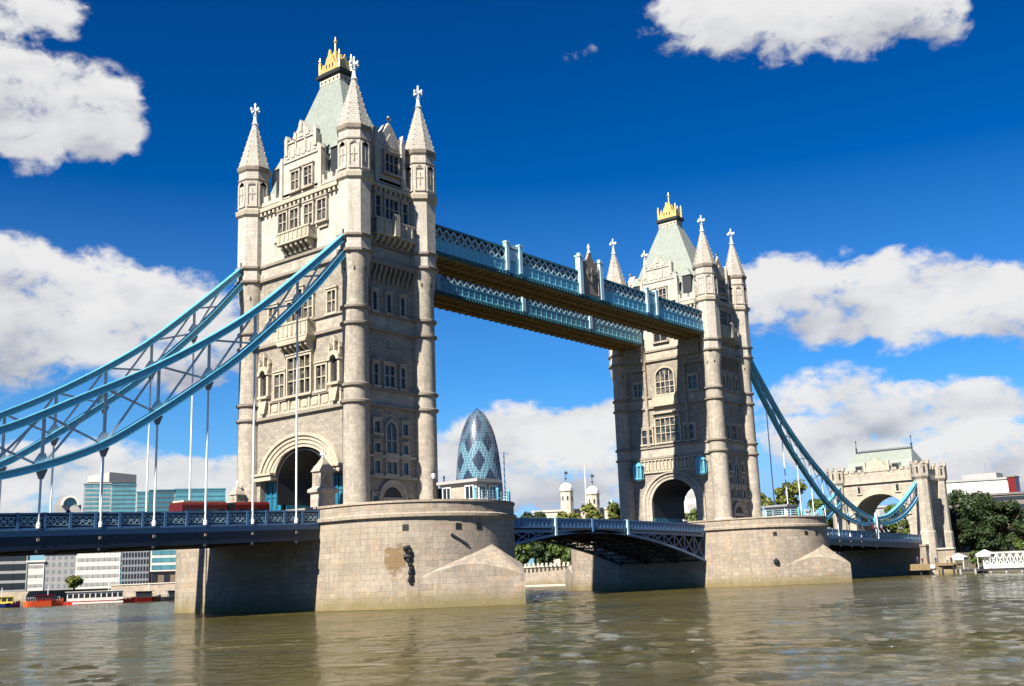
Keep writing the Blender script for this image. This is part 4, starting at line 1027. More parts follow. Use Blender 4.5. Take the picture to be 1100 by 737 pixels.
# ================================================================== far gatehouse (abutment tower)
def gatehouse():
    x0, x1 = 172.0, 184.0
    root = thing('gatehouse_tower', (178, 0, 4), 'squat stone gatehouse with green-grey hipped roof and wide arch at the far bridge end', 'gatehouse')
    F = ((x0, 0), (0, 1), (-1, 0)); FB_ = ((x1, 0), (0, 1), (1, 0))
    arc = [(-6.4*math.cos(pi*i/16), 14.0+5.2*math.sin(pi*i/16)) for i in range(17)]
    w = MB(); w.fpoly(F, [(-10.3, -2), (-6.4, -2)] + arc + [(6.4, -2), (10.3, -2), (10.3, 24.6), (-10.3, 24.6)], -12, 0)
    w.build('wall', ASH, root)
    w = MB()
    for i in range(16):
        a, b_ = pi*i/16, pi*(i+1)/16
        for FF in (F,):
            w.fpoly(FF, [(-6.4*math.cos(a), 14+5.2*math.sin(a)), (-7.3*math.cos(a), 14+6.1*math.sin(a)), (-7.3*math.cos(b_), 14+6.1*math.sin(b_)), (-6.4*math.cos(b_), 14+5.2*math.sin(b_))], -.1, .3)
    w.build('arch_moulding', TRIM, root)
    w = MB(); w.box(x0-.5, x1+.5, -10.8, 10.8, 21.9, 22.4); w.build('cornice', TRIM, root)
    w = MB()
    for FF, hw in ((F, 10.3), (FB_, 10.3), (((178, -10.3), (1, 0), (0, -1)), 6), (((178, 10.3), (1, 0), (0, 1)), 6)):
        k = int(hw*2/1.7)
        for i in range(k):
            u = -hw + 2*hw*(i+.5)/k; w.fbox(FF, u-.5, u+.5, -.6, .15, 24.6, 25.3)
    w.build('battlement', ASH, root)
    for sx in (0, 1):
        for sy in (-1, 1):
            cx = (x0, x1)[sx]; w = MB(); w.lathe(cx, sy*10.3, [(2.0, -2), (2.0, 9.6), (1.75, 10), (1.75, 21.8), (2.2, 22.5), (2.2, 25.4), (2.0, 25.5)], 8, pi/8)
            for k in range(8):
                a = k*pi/4; w.bar((cx+2.0*math.cos(a), sy*10.3+2.0*math.sin(a), 25.4), (cx+2.0*math.cos(a), sy*10.3+2.0*math.sin(a), 26.2), .7, .5, up=(math.cos(a), math.sin(a), 0))
            tu = w.build('turret', ASH, root)
            for k in range(8):
                a = k*pi/4; U = (-math.sin(a), math.cos(a)); D = (math.cos(a), math.sin(a)); O = (cx+D[0]*2.03, sy*10.3+D[1]*2.03)
                w = MB(); w.fbox((O, U, D), -.2, .2, -.05, .03, 23.2, 24.8); w.build('slit_window', BLACK, tu)
    w = MB(); w.loft([[(178-a, -b_, z), (178+a, -b_, z), (178+a, b_, z), (178-a, b_, z)] for a, b_, z in ((5.4, 8.6, 24.4), (3.6, 7.9, 27.2), (.5, 6.9, 29.8))])
    rf = w.build('roof', ROOF, root)
    w = MB()
    w.box(177.8, 178.2, -7, 7, 29.8, 30.15)
    for i in range(28): w.box(177.9, 178.1, -6.9+.5*i, -6.75+.5*i, 30.1, 30.5)
    for y in (-6.9, 6.9): w.lathe(178, y, [(.25, 29.9), (.15, 30.8), (.3, 31.0), (.1, 31.3), (.06, 32.6), (.2, 32.8), (.02, 33.2)], 6)
    w.build('ridge_cresting', STEELD, rf)
    for y in (-4.4, 4.6):
        w = MB(); w.box(172.6, 177, y-1.0, y+1.0, 24.6, 26.4); d = w.build('dormer', ROOF, rf)
        w = MB(); w.box(172.5, 172.6, y-.8, y+.8, 24.9, 26.2); w.build('opening', BLACK, d)
    w = MB(); w.fpoly(F, [(-2.9, 24.6), (2.9, 24.6), (2.7, 25.6), (2.0, 25.9), (1.5, 26.9), (.7, 27.3), (0, 28.2), (-.7, 27.3), (-1.5, 26.9), (-2.0, 25.9), (-2.7, 25.6)], -1.2, .1)
    for u in (-2.9, 2.9): w.fbox(F, u-.25, u+.25, -.4, .3, 24.6, 27)
    w.build('gable', TRIM, root)
    for u in (-4.6, 4.8):
        w = MB(); w.fbox(F, u-.75, u+.75, 0, .3, 19.3, 19.6); w.fbox(F, u-.6, u-.35, 0, .25, 19.6, 21.2); w.fbox(F, u+.35, u+.6, 0, .25, 19.6, 21.2)
        o = w.build('window', TRIM, root); w = MB(); w.fbox(F, u-.35, u+.35, 0, .05, 19.6, 21.2); w.build('pane', GLASS, o)
    # side windows towards the river
    FS_ = ((178, -10.3), (1, 0), (0, -1))
    for u in (-2.6, 0, 2.6):
        w = MB(); w.fbox(FS_, u-.85, u-.5, 0, .4, 9.8, 16.6); w.fbox(FS_, u+.5, u+.85, 0, .4, 9.8, 16.6); w.fbox(FS_, u-.95, u+.95, 0, .5, 16.6, 17.1)
        for z in (11.8, 14.2): w.fbox(FS_, u-.5, u+.5, 0, .3, z, z+.3)
        o = w.build('window', TRIM, root); w = MB(); w.fbox(FS_, u-.5, u+.5, 0, .05, 9.8, 16.6); w.build('pane', GLASS, o)
    w = MB(); w.fbox(FS_, -4, 4, 0, .5, 8.6, 9.1); w.build('string_course', MOULD, root)
gatehouse()
t_ = thing('bridge_abutment', (200, 0, 4), 'brown stone abutment wall carrying the road behind the far gatehouse', 'abutment')
w = MB(); w.box(184.2, 260, -9.3, 9.3, -1, 7.6); w.build('wall', MOULD, t_)
w = MB(); w.box(184.2, 260, -9.6, -9.2, 7.6, 9.0); w.box(184.2, 260, 9.2, 9.6, 7.6, 9.0); w.box(184.2, 260, -9.7, -9.1, 9.0, 9.2); w.build('parapet', ASH, t_)
w = MB(); w.box(184.2, 260, -9.2, 9.2, 7.6, 7.7); w.build('roadway', ASPH, t_)
# stone quay pier under the gatehouse
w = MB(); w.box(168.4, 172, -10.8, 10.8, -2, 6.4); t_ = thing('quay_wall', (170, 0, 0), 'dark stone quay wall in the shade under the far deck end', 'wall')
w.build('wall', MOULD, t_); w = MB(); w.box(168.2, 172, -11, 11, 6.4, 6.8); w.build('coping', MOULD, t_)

# ================================================================== huts, kiosk, lamps and rails on the piers
def hut(cx, lab, dz=0, wide=False):
    x0, x1 = cx+5.9, cx+9.4; y0, y1 = (-17.0, -11.6) if not wide else (-15.3, -10.6)
    root = thing('control_cabin', ((x0+x1)/2, (y0+y1)/2, 10), lab, 'cabin', 'control cabins on the pier ends')
    z0, zt = 9.9, 13.25 + dz
    w = MB(); w.box(x0, x1, y0, y1, z0, zt); w.box(x0-.1, x1+.1, y0-.1, y1+.1, z0, 11.3); w.build('wall', WHITE if wide else ASH, root)
    w = MB(); w.box(x0-.45, x1+.45, y0-.45, y1+.45, zt, zt+.35); w.box(x0-.2, x1+.2, y0-.2, y1+.2, zt-.25, zt); w.build('roof', LGREY if not wide else MGREY, root)
    F = ((x0, (y0+y1)/2), (0, 1), (-1, 0)); G = (((x0+x1)/2, y0), (1, 0), (0, -1))
    L = [(F, u, .55, 11.6, 13.0) for u in ((-1.6, 1.9) if not wide else ())] + [(G, u, .5, 11.6, 13.0) for u in (-.9, .9)]
    if wide: L.append((F, -.35, 1.7, 11.5, 12.85))
    for FF, u, hw, a, b_ in L:
        b_ = min(b_, zt-.3)
        w = MB(); w.fbox(FF, u-hw-.12, u-hw, 0, .12, a, b_); w.fbox(FF, u+hw, u+hw+.12, 0, .12, a, b_); w.fbox(FF, u-hw-.2, u+hw+.2, 0, .18, a-.15, a); w.fbox(FF, u-hw-.12, u+hw+.12, 0, .12, b_, b_+.12)
        if hw < 1: w.fbox(FF, u-.04, u+.04, 0, .08, a, b_)
        o = w.build('window', WHITEP, root); w = MB(); w.fbox(FF, u-hw, u+hw, 0, .03, a, b_); w.build('pane', GLASS, o)
    return root
hut(0, 'cream flat-roofed cabin on the near pier in front of the dark domed skyscraper', .2)
hut(82.3, 'white flat-roofed cabin with long dark window on the farther pier', -.3, True)
def pier_rail(cx, a0, a1, lab, n=16):
    t = thing('pier_railing', (cx, -PY, 10.7), lab, 'railing', 'pale blue railings on the pier parapets')
    w = MB(); pts = [cyl(cx, a0 + (a1-a0)*i/n, 0, -.35) for i in range(n+1)]
    for i, q in enumerate(pts):
        w.bar((q.x, q.y, 10.7), (q.x, q.y, 11.75), .08, .08)
        if i:
            r = pts[i-1]
            for z in (11.1, 11.4, 11.72): w.bar((r.x, r.y, z), (q.x, q.y, z), .06, .06)
    w.build('rails', PALEB, t)
    w = MB()
    for q in pts[::4]: w.lathe(q.x, q.y, [(.14, 10.7), (.14, 11.8), (.2, 11.9), (.02, 12.1)], 6)
    w.build('posts', BLUE_LIT, t)
pier_rail(0, -100, -20, 'pale blue railing along the right end of the near pier')
pier_rail(82.3, -150, -20, 'pale blue railing round the end of the farther pier')
lampost(5.06, -11.1, 9.9, 5.2, 'black lamp post with white lantern against the right turret of the near tower')
def kiosk(x, y, lab, s=1.0):
    t = thing('steel_kiosk', (x, y, 10), lab, 'kiosk', 'light blue steel kiosks on the piers')
    w = MB()
    for sx in (-.8, .8):
        for sy in (-.8, .8): w.box(x+sx-.12, x+sx+.12, y+sy-.12, y+sy+.12, 9.9, 13.4)
    w.box(x-.95, x+.95, y-.95, y+.95, 11.3, 11.5); w.box(x-1, x+1, y-1, y+1, 13.2, 13.4); w.build('frame', BLUE_LIT, t)
    w = MB(); w.box(x-.78, x+.78, y-.78, y+.78, 9.9, 11.3); w.build('panel', PALEB, t)
    w = MB(); w.box(x-.74, x+.74, y-.74, y+.74, 11.5, 13.2); w.build('glazing', TEALG, t)
    w = MB(); w.lathe(x, y, [(.12, 13.4), (.08, 14.6), (.15, 14.7), (.02, 15.0)], 6); w.build('mast', BLUE_LIT, t)
kiosk(9.2, -8.9, 'light blue steel kiosk right of the cream cabin on the near pier')
kiosk(89.5, -9.0, 'light blue steel kiosk between the farther tower and the white cabin')

# ================================================================== vehicles
def bus():
    z0 = 8.78; y0, y1 = 2.4, 5.0
    root = thing('articulated_bus', (-10, 3.7, z0), 'long red articulated bus queueing just left of the near tower arch', 'bus')
    for x0, x1 in ((-19.4, -13.7), (-12.6, -7.9)):
        zz = lambda x: z0 + .03*(x+20)
        w = MB()
        ring = lambda x, i=0: [(x, y0+i, zz(x)+.35), (x, y0, zz(x)+1.0), (x, y0+.05, zz(x)+2.7), (x, y0+.25, zz(x)+3.0), (x, y1-.25, zz(x)+3.0), (x, y1-.05, zz(x)+2.7), (x, y1, zz(x)+1.0), (x, y1-i, zz(x)+.35)]
        w.loft([ring(x0, .1), ring(x0+.15), ring(x1-.15), ring(x1, .1)])
        b_ = w.build('body', BUSRED, root)
        k = max(2, int((x1-x0)/1.4))
        for i in range(k):
            a = x0+.4+(x1-x0-.8)*i/k; c = a+(x1-x0-.8)/k-.15
            for q0, q1 in ((y0-.02, y0+.05), (y1-.05, y1+.02)):
                w = MB(); w.box(a, c, q0, q1, zz(a)+1.35, zz(a)+2.25); w.build('window', GLASS, b_)
        w = MB(); w.box(x0+.3, x1-.3, y0+.3, y1-.3, zz(x0)+3.0, zz(x0)+3.22 if x0 < -15 else zz(x0)+3.1); w.build('roof', CREAM, b_)
        for x in ((x0+1.6,) if x0 < -15 else (x1-1.6,)):
            for y in (y0+.1, y1-.1):
                w = MB(); w.tube((x, y-.15, zz(x)+.48), (x, y+.15, zz(x)+.48), .48, 14); w.build('wheel', BLACK, root)
    w = MB(); w.box(-13.7, -12.6, y0+.15, y1-.15, z0+.75, z0+3.05)
    for i in range(4): w.box(-13.55+.28*i, -13.4+.28*i, y0+.08, y1-.08, z0+.7, z0+3.1)
    w.build('bellows', STEELD, root)
bus()
def car(x, y, z, mat, lab, van=False, name='parked_car', cat='car', heading=0):
    root = thing(name, (x, y, z), lab, cat)
    w = MB(); L = 2.3 if not van else 3.0; hh = 1.45 if not van else 2.5
    prof = [(-L, .3), (L, .3), (L, .85), (L-.9, .95), (L-1.5, hh), (-L+.7, hh), (-L+.1, .95)] if not van else [(-L, .35), (L, .35), (L, 1.1), (L-.4, 1.3), (L-.9, hh), (-L, hh)]
    w.fpoly(((x, y), (1, 0), (0, 1)), [(u, z+v) for u, v in prof], -.85, .85); w.build('body', mat, root)
    for s_ in (-1, 1):
        w = MB(); w.fpoly(((x, y), (1, 0), (0, 1)), [(-L+.6, z+.98), (L-1.2, z+.98), (L-1.6, z+hh-.12), (-L+.9, z+hh-.12)], *sorted((s_*.85, s_*.87)))
        w.build('side_window', GLASS, root)
    for u in (-L+.8, L-.8):
        for s_ in (-1, 1):
            w = MB(); w.tube((x+u, y+s_*.7, z+.34), (x+u, y+s_*.9, z+.34), .34, 12); w.build('wheel', BLACK, root)
car(38.5, 6.6, 8.95, TARP, 'pale blue-grey van crossing the middle of the central span', True, 'delivery_van', 'van')
car(61.5, 3, 8.9, NAVY, 'dark blue van crossing the central span just left of the farther tower', True, 'delivery_van', 'van')
car(67.8, 4.5, 8.8, STEELD, 'black van on the central span against the left side of the farther tower', True, 'delivery_van', 'van')

# ================================================================== people
def make_person(c1, c2):
    # one continuous skinned body standing, one foot slightly forward
    me = bpy.data.meshes.new('person')
    V = [(0, 0, .95), (0, 0, 1.18), (0, 0, 1.42), (0, 0, 1.52), (.01, 0, 1.66), (0, .19, 1.4), (.04, .24, 1.12), (.12, .22, .88), (0, -.19, 1.4), (-.03, -.25, 1.12), (.03, -.25, .86),
         (.02, .1, .88), (.06, .11, .5), (.02, .12, .08), (.14, .13, .04), (-.02, -.1, .88), (-.03, -.11, .5), (-.12, -.12, .08), (0, -.13, .04), (0, 0, 1.76)]
    E = [(0, 1), (1, 2), (2, 3), (3, 4), (4, 19), (2, 5), (5, 6), (6, 7), (2, 8), (8, 9), (9, 10), (0, 11), (11, 12), (12, 13), (13, 14), (0, 15), (15, 16), (16, 17), (17, 18)]
    rr = [.15, .14, .16, .065, .10, .065, .05, .04, .065, .05, .04, .1, .07, .05, .045, .1, .07, .05, .045, .07]
    me.from_pydata(V, E, []); o = bpy.data.objects.new('person', me); COL.objects.link(o)
    sk = o.modifiers.new('skin', 'SKIN'); 
    for i, r in enumerate(rr): me.skin_vertices[0].data[i].radius = (r, r)
    me.skin_vertices[0].data[0].use_root = True
    o.modifiers.new('sub', 'SUBSURF').levels = 1; o.modifiers['sub'].render_levels = 1
    dg = bpy.context.evaluated_depsgraph_get(); nm = bpy.data.meshes.new_from_object(o.evaluated_get(dg))
    bpy.data.objects.remove(o)
    nm.materials.clear()
    for m in (SKIN, c1, c2, BLACK): nm.materials.append(m)
    for p_ in nm.polygons:
        z = p_.center.z; y = abs(p_.center.y)
        p_.material_index = 3 if z > 1.72 or z < .09 else 0 if z > 1.5 else 2 if z < .92 and y < .2 else (0 if z < .95 else 1)
        p_.use_smooth = True
    return nm
def person(x, y, z, me, lab, rz=0.0):
    o = bpy.data.objects.new('person', me); COL.objects.link(o); o.location = (x, y, z); o.rotation_euler = (0, 0, rz)
    return tag(o, lab, 'person', 'people beside the river and on the bridge')
bpy.context.view_layer.update()
pm1 = make_person(NAVY, STEELD); pm2 = make_person(DREDP, STEELD); pm3 = make_person(WHITE, NAVY); pm4 = make_person(STEELD, STEELD)
person(-38.0, -8.3, railz(-1, 38)-1.22, pm4, 'person in dark clothes walking on the left side span beyond the railing', 2.0)

# ================================================================== foliage
def tree(x, y, z, h, r, n, leaf_, lab, grp, name='tree', size=.55, cr=None, seed=0):
    rr = random.Random(seed)
    root = thing(name, (x, y, z), lab, 'tree', grp)
    w = MB(); th = h*.42
    w.tube((x, y, z-.3), (x, y, z+th), r*.07+.12, 8, r*.04+.08)
    tips = []
    for k in range(7):
        a = 2*pi*k/7 + rr.random(); l = r*(.35+.35*rr.random()); e = (x+l*math.cos(a), y+l*math.sin(a), z+th+h*(.1+.3*rr.random()))
        w.tube((x, y, z+th*(.6+.4*rr.random())), e, r*.03+.05, 5, .04); tips.append(e)
    w.build('trunk', BARK, root)
    lobes = []
    for k in range(26):
        a = rr.random()*2*pi; q = rr.random()**.5*r*.74; zz = z + h*(.26 + .66*rr.random()); fall = 1-abs((zz-z)/h-.55)*.9
        lobes.append((x+q*math.cos(a)*fall, y+q*math.sin(a)*fall, zz, r*(.14+.26*rr.random())))
    w = MB(); V = w.v; Fc = w.f
    for i in range(n):
        lx, ly, lz, lr = lobes[rr.randrange(26)]
        d = Vector((rr.gauss(0, 1), rr.gauss(0, 1), rr.gauss(0, 1))).normalized(); q = lr*(.25+.95*rr.random())
        c = Vector((lx, ly, lz)) + Vector((d.x*q, d.y*q, d.z*q*.8))
        nrm = (d + Vector((rr.gauss(0, .5), rr.gauss(0, .5), rr.gauss(.3, .5)))).normalized()
        a = nrm.orthogonal().normalized(); b_ = nrm.cross(a); s_ = size*(.5+.8*rr.random())
        th_ = rr.random()*pi; ca, sa = math.cos(th_), math.sin(th_); u, v = a*ca+b_*sa, b_*ca-a*sa
        o = len(V); V += [tuple(c-u*s_), tuple(c+v*s_*.55), tuple(c+u*s_), tuple(c-v*s_*.55)]; Fc.append((o, o+1, o+2, o+3))
    me = bpy.data.meshes.new('crown'); off = Vector(root['_o']); me.from_pydata([tuple(Vector(v)-off) for v in V], [], Fc); me.materials.append(leaf_)
    o = bpy.data.objects.new('crown', me); COL.objects.link(o); o.parent = root
    return root
TG = 'trees along the far bank'
spec = [
 (200, -11.5, 3.6, 17.0, 7.6, 9000, LEAF2, 'tallest dark leafy tree beside the far gatehouse'),
 (201, -19.5, 3.6, 13.2, 6.6, 7500, LEAF2, 'broad dark tree right of the tallest tree by the far gatehouse'),
 (198, -15.5, 3.2, 11.0, 5.6, 6000, LEAF2, 'dark tree filling the gap between the two tallest riverside trees'),
 (194, -10.5, 3.6, 10.0, 4.6, 3500, LEAF2, 'smaller dark tree pressed against the far gatehouse abutment'),
 (201, -24.2, 3.0, 9.0, 4.6, 3500, LEAF2, 'low dark tree at the right end of the riverside clump'),
 (212, 41, 4.6, 23.5, 7.5, 4200, LEAF3, 'tall olive green tree behind the white pier cabin'),
 (209, 48, 4.6, 20.5, 6.0, 3000, LEAF3, 'rounded olive tree left of the white cabin on the farther pier'),
 (216, 34, 4.6, 18.5, 6.2, 3000, LEAF1, 'green tree right of the white cabin, behind the blue chain'),
 (226, 16, 4.6, 15, 5.5, 2200, LEAF1, 'green tree seen through the left of the gatehouse arch'),
 (230, 6, 4.6, 16, 6, 2200, LEAF1, 'green tree seen through the middle of the gatehouse arch'),
 (201, 68, 4.6, 17.5, 5.4, 3000, LEAF1, 'bright green tree seen through the road arch of the farther tower'),
 (180, 112, 4.6, 18, 7, 4000, LEAF2, 'dark round tree just right of the near pier cabin'),
 (184, 103, 4.6, 18.4, 5.4, 3000, LEAF3, 'bright green round tree behind the central span, left of the blue van'),
 (186, 95, 4.6, 19.8, 5.8, 3200, LEAF3, 'olive tree below the left white fortress turret'),
 (190, 86, 4.6, 20.0, 6.2, 3200, LEAF3, 'olive tree below the right white fortress turret'),
 (195, 78, 4.6, 19.5, 5.6, 2600, LEAF2, 'dark tree beside the left flank of the farther tower'),
 (178, 124, 4.4, 10.5, 5.5, 3400, LEAF2, 'low dark tree behind the embankment, left end under the span'),
 (178, 116, 4.4, 11.5, 5.6, 3400, LEAF1, 'low green tree behind the embankment, second from the left under the span'),
 (179, 108, 4.4, 11.0, 5.6, 3400, LEAF2, 'low dark tree behind the embankment, third from the left under the span'),
 (179, 100, 4.4, 11.5, 5.6, 3400, LEAF1, 'low green tree behind the embankment, fourth from the left under the span'),
 (180, 92, 4.4, 11.0, 5.6, 3200, LEAF2, 'low dark tree behind the embankment, right end under the span'),
 (181, 84, 4.4, 11.0, 5.2, 2600, LEAF1, 'low tree behind the embankment half hidden by the farther pier'),
 (172, 208, 4.6, 13, 5, 1500, LEAF2, 'dark tree left of the pier shadow under the side span'),
 (125.5, 284.5, 4.6, 4.6, 3.4, 900, LEAF3, 'small olive tree in front of the pale riverside block'),
]
for i, (x, y, z, h, r, n, lf, lab) in enumerate(spec):
    tree(x, y, z, h, r, int(n*1.9), lf, lab, TG, size=.42 if y < 0 else .6, seed=i+3)

# ================================================================== background buildings
def frame(p, q):
    d = Vector((q[0]-p[0], q[1]-p[1], 0)); L = d.length; U = d/L; D = Vector((U.y, -U.x, 0))
    mid = Vector((p[0], p[1], 0))
    if (Vector((-87, -98, 0)) - mid).dot(D) < 0: D = -D
    return ((p[0], p[1]), (U.x, U.y), (D.x, D.y)), L
def block(p, q, depth, z0, z1, lab, wall, win, floors, bays, name='riverside_building', style='grid', roof=None, wh=.55, ww=.6, cat='building', side=True):
    F, L = frame(p, q)
    root = thing(name, ((p[0]+q[0])/2, (p[1]+q[1])/2, z0), lab, cat, 'buildings on the far bank')
    w = MB(); w.fbox(F, 0, L, -depth, 0, z0, z1); w.build('wall', wall, root)
    w = MB(); w.fbox(F, -.4, L+.4, -depth-.4, .4, z1, z1+.7); w.build('roof', roof or wall, root)
    fh = (z1-z0)/floors
    faces = [(F, L, bays)]
    if side:
        U, D, O = Vector((*F[1], 0)), Vector((*F[2], 0)), Vector((*F[0], 0))
        e = O + U*L; faces.append((((e.x, e.y), (-D.x, -D.y), (U.x, U.y)), depth, max(2, int(bays*depth/L))))
        faces.append((((O.x, O.y), (-D.x, -D.y), (-U.x, -U.y)), depth, max(2, int(bays*depth/L))))
    for FF, LL, bb in faces:
        for f in range(floors):
            a = z0 + fh*(f+.5-wh/2)+.15; b_ = a + fh*wh
            if style == 'band':
                w = MB(); w.fbox(FF, .5, LL-.5, 0, .08, a, b_)
                for i in range(1, bb): w.fbox(FF, LL*i/bb-.09, LL*i/bb+.09, .08, .2, a, b_)
                w.build('window_band', win, root)
            else:
                for i in range(bb):
                    if FF is not F and (i > 3 or floors*bays > 60): continue
                    w = MB(); u = LL*(i+.5)/bb; hw = LL/bb*ww/2
                    w.fbox(FF, u-hw, u+hw, 0, .06, a, b_); w.build('window', win, root)
    return root
# under the left side span
block((104, 333), (126, 321), 25, 4.6, 30, 'dark glass office with pale balcony slabs at the far left under the deck', LGREY, GLASS, 7, 5, style='band', wh=.68)
block((126, 321.3), (131.4, 318.3), 16, 4.6, 15.5, 'low pale blank-walled block left of the grey windowed one', WHITE, LGREY, 3, 2, style='band', wh=.3)
block((131.5, 318.6), (141.2, 313.2), 20, 4.6, 18.4, 'light grey block with small square windows behind the red boat', LGREY, MGREY, 5, 5, ww=.5)
block((141.5, 313), (155.7, 304.4), 20, 4.6, 27, 'long white banded office behind the white and red boat', WHITE, LGREY, 7, 8, style='band', wh=.4)
block((156.2, 304), (165, 298.6), 18, 4.6, 27, 'dark grey gridded block beside the long white office', MGREY, GLASS, 8, 9, ww=.66, wh=.66)
block((165.4, 298.3), (186, 286.6), 20, 10.5, 28, 'glass office with white floor bands next to the pier', WHITE, TEALG, 6, 6, style='band', wh=.62)
block((165.4, 299.3), (186, 287.6), 18, 4.6, 10.45, 'brown ground floor under the white banded glass office', BRICK, GLASS, 1, 5, ww=.5)
# glass tower seen above the deck
block((280, 556), (294, 548), 14, 4.6, 71.5, 'tall pale green glass tower, sunlit left side, above the left railing', LGREY, TEALG, 24, 4, name='glass_tower', style='band', wh=.6, side=True)
block((294.4, 547.6), (307, 540), 13, 4.6, 71, 'teal glass half of the tall tower above the left railing', TEALG, DGREY, 24, 4, name='glass_tower', style='band', wh=.25)
t_ = thing('tower_plant_room', (293, 556, 72), 'dark slanted plant room on top of the tall teal glass tower', 'plant room')
F, L = frame((281, 555.2), (307, 540)); w = MB(); w.fpoly(F, [(13.5, 72.3), (L, 72.3), (L, 77.5), (13.5, 79.3)], -12, -.4); w.build('dark_box', DGREY, t_)
w = MB(); w.fpoly(F, [(.5, 72.8), (13.4, 72.8), (13.4, 79.2), (.5, 76.5)], -12, -.6); w.build('pale_box', WHITE, t_)
block((308, 540), (314, 536), 20, 4.6, 66, 'lower teal glass office right of the tall tower', TEALG, DGREY, 22, 4, name='glass_office', style='band', wh=.22)
block((314, 535.5), (327, 527), 20, 4.6, 67, 'dark green glass office left of the red bus', TEAL, DGREY, 20, 5, name='glass_office', style='band', wh=.3)
block((327.5, 527), (354, 509), 22, 4.6, 67.5, 'wide pale teal glass office above the red bus roof', TEALG, TEAL, 20, 8, name='glass_office', style='band', wh=.3)
# barrel roofed hall
t_ = thing('barrel_roofed_hall', (270, 562, 50), 'grey hall with white barrel-vaulted end left of the glass tower', 'building', 'buildings on the far bank')
F, L = frame((265, 565), (279, 557)); w = MB()
w.fbox(F, 0, L, -12, 0, 4.6, 58.5)
w.fpoly(F, [(1, 58.5)] + [(7-6.5*math.cos(pi*i/12)+.3, 58.5+6.4*math.sin(pi*i/12)) for i in range(13)], -30, -1); w.build('wall', LGREY, t_)
w = MB()
for i in range(12):
    a, b_ = pi*i/12, pi*(i+1)/12
    w.fpoly(F, [(9.6-4.2*math.cos(a), 58+5.0*math.sin(a)), (9.6-5.4*math.cos(a), 58+6.3*math.sin(a)), (9.6-5.4*math.cos(b_), 58+6.3*math.sin(b_)), (9.6-4.2*math.cos(b_), 58+5.0*math.sin(b_))], -1, 2.5)
w.build('arched_rim', WHITE, t_)
w = MB(); w.fpoly(F, [(9.6-4.2*math.cos(pi*i/12), 58+5.0*math.sin(pi*i/12)) for i in range(13)], -1, 0); w.build('arched_window', TEALG, t_)

# domed skyscraper
m, t, b = newmat('spiral_glass', .35, 0, .35)
tcx = N(t, 'ShaderNodeTexCoord'); s_ = N(t, 'ShaderNodeSeparateXYZ'); t.links.new(tcx.outputs['Object'], s_.inputs[0])
an = math_n(t, 'DIVIDE', math_n(t, 'ARCTAN2', s_.outputs[1], s_.outputs[0]), 2*pi)
zz = math_n(t, 'DIVIDE', s_.outputs[2], 190.0)
def stripes(k, sgn, turns, lo, hi):
    v = math_n(t, 'FRACT', math_n(t, 'ADD', math_n(t, 'MULTIPLY', an, k), math_n(t, 'MULTIPLY', zz, sgn*turns)))
    return ramp(t, v, [(lo, (0,)*3), (hi, (1,)*3)], 'CONSTANT')
spir = math_n(t, 'MULTIPLY', stripes(6, 1, 4.4, .0, .40), stripes(6, -1, 4.4, .0, .40))
dia1 = math_n(t, 'FRACT', math_n(t, 'ADD', math_n(t, 'MULTIPLY', an, 36), math_n(t, 'MULTIPLY', zz, 30)))
dia2 = math_n(t, 'FRACT', math_n(t, 'ADD', math_n(t, 'MULTIPLY', an, 36), math_n(t, 'MULTIPLY', zz, -30)))
chk = math_n(t, 'ABSOLUTE', math_n(t, 'SUBTRACT', math_n(t, 'GREATER_THAN', dia1, .5), math_n(t, 'GREATER_THAN', dia2, .5)))
light = mixc(t, chk, (.05, .12, .17), (.13, .24, .30)); dark = mixc(t, chk, (.006, .014, .035), (.014, .035, .065))
cc = mixc(t, spir, light, dark)
topd = math_n(t, 'GREATER_THAN', zz, .80)
cc = mixc(t, math_n(t, 'MULTIPLY', topd, .6), cc, mixc(t, chk, (.012, .022, .045), (.03, .05, .085)))
t.links.new(cc, b.inputs['Base Color']); SPG = m
t_ = thing('domed_skyscraper', (856, 722, 4.6), 'dark blue bullet-shaped skyscraper with spiral glass bands behind the near pier cabin', 'skyscraper')
prof = [(a*1.07, b_) for a, b_ in [(20, 4.6), (23, 35), (24.7, 62), (25, 80), (24.8, 108), (23.2, 131), (21.5, 147), (18.7, 163), (15.6, 174), (12, 182.5), (8.5, 189), (5.2, 193), (2.2, 195.3), (.1, 196)]]
w = MB(); w.lathe(856, 722, prof, 48); w.build('glass_shell', SPG, t_, rad(40))
w = MB()
def prad(z):
    for (r0, a), (r1, c) in zip(prof, prof[1:]):
        if a <= z <= c: return r0+(r1-r0)*(z-a)/(c-a)
    return .2
for k in range(36):
    for sg in (-1, 1):
        last = None
        for j in range(0, 25):
            z = 40 + 150*j/24; a = 2*pi*k/36 + sg*(z-40)/190*5.236*.5; r = prad(z)+.15
            q = (856+r*math.cos(a), 722+r*math.sin(a), z)
            if last and math.cos(a-rad(221)) > -.3: w.tube(last, q, .16, 3)
            last = q
w.build('diagonal_frame', DGREY, t_)
w = MB(); w.lathe(856, 722, [(1.2, 195.4), (.9, 196.6), (.05, 197.2)], 10); w.build('apex_lens', GLASS, t_)
# tower crane beside it
t_ = thing('tower_crane', (600, 475, 4), 'blue tower crane mast just right of the bullet-shaped skyscraper', 'crane')
w = MB(); w.bar((598, 470, 4), (598, 470, 104), .7, .7); 
for i in range(20): w.bar((597, 470, 5+5*i), (599, 470, 10+5*i), .3, .3)
w.build('mast', BLUE_SHADED, t_)
w = MB(); w.bar((598, 470, 103), (597, 474, 104), .6, .6); w.bar((598, 470, 103), (599, 466, 102), .7, .9); w.build('jib', BLUE_SHADED, t_)

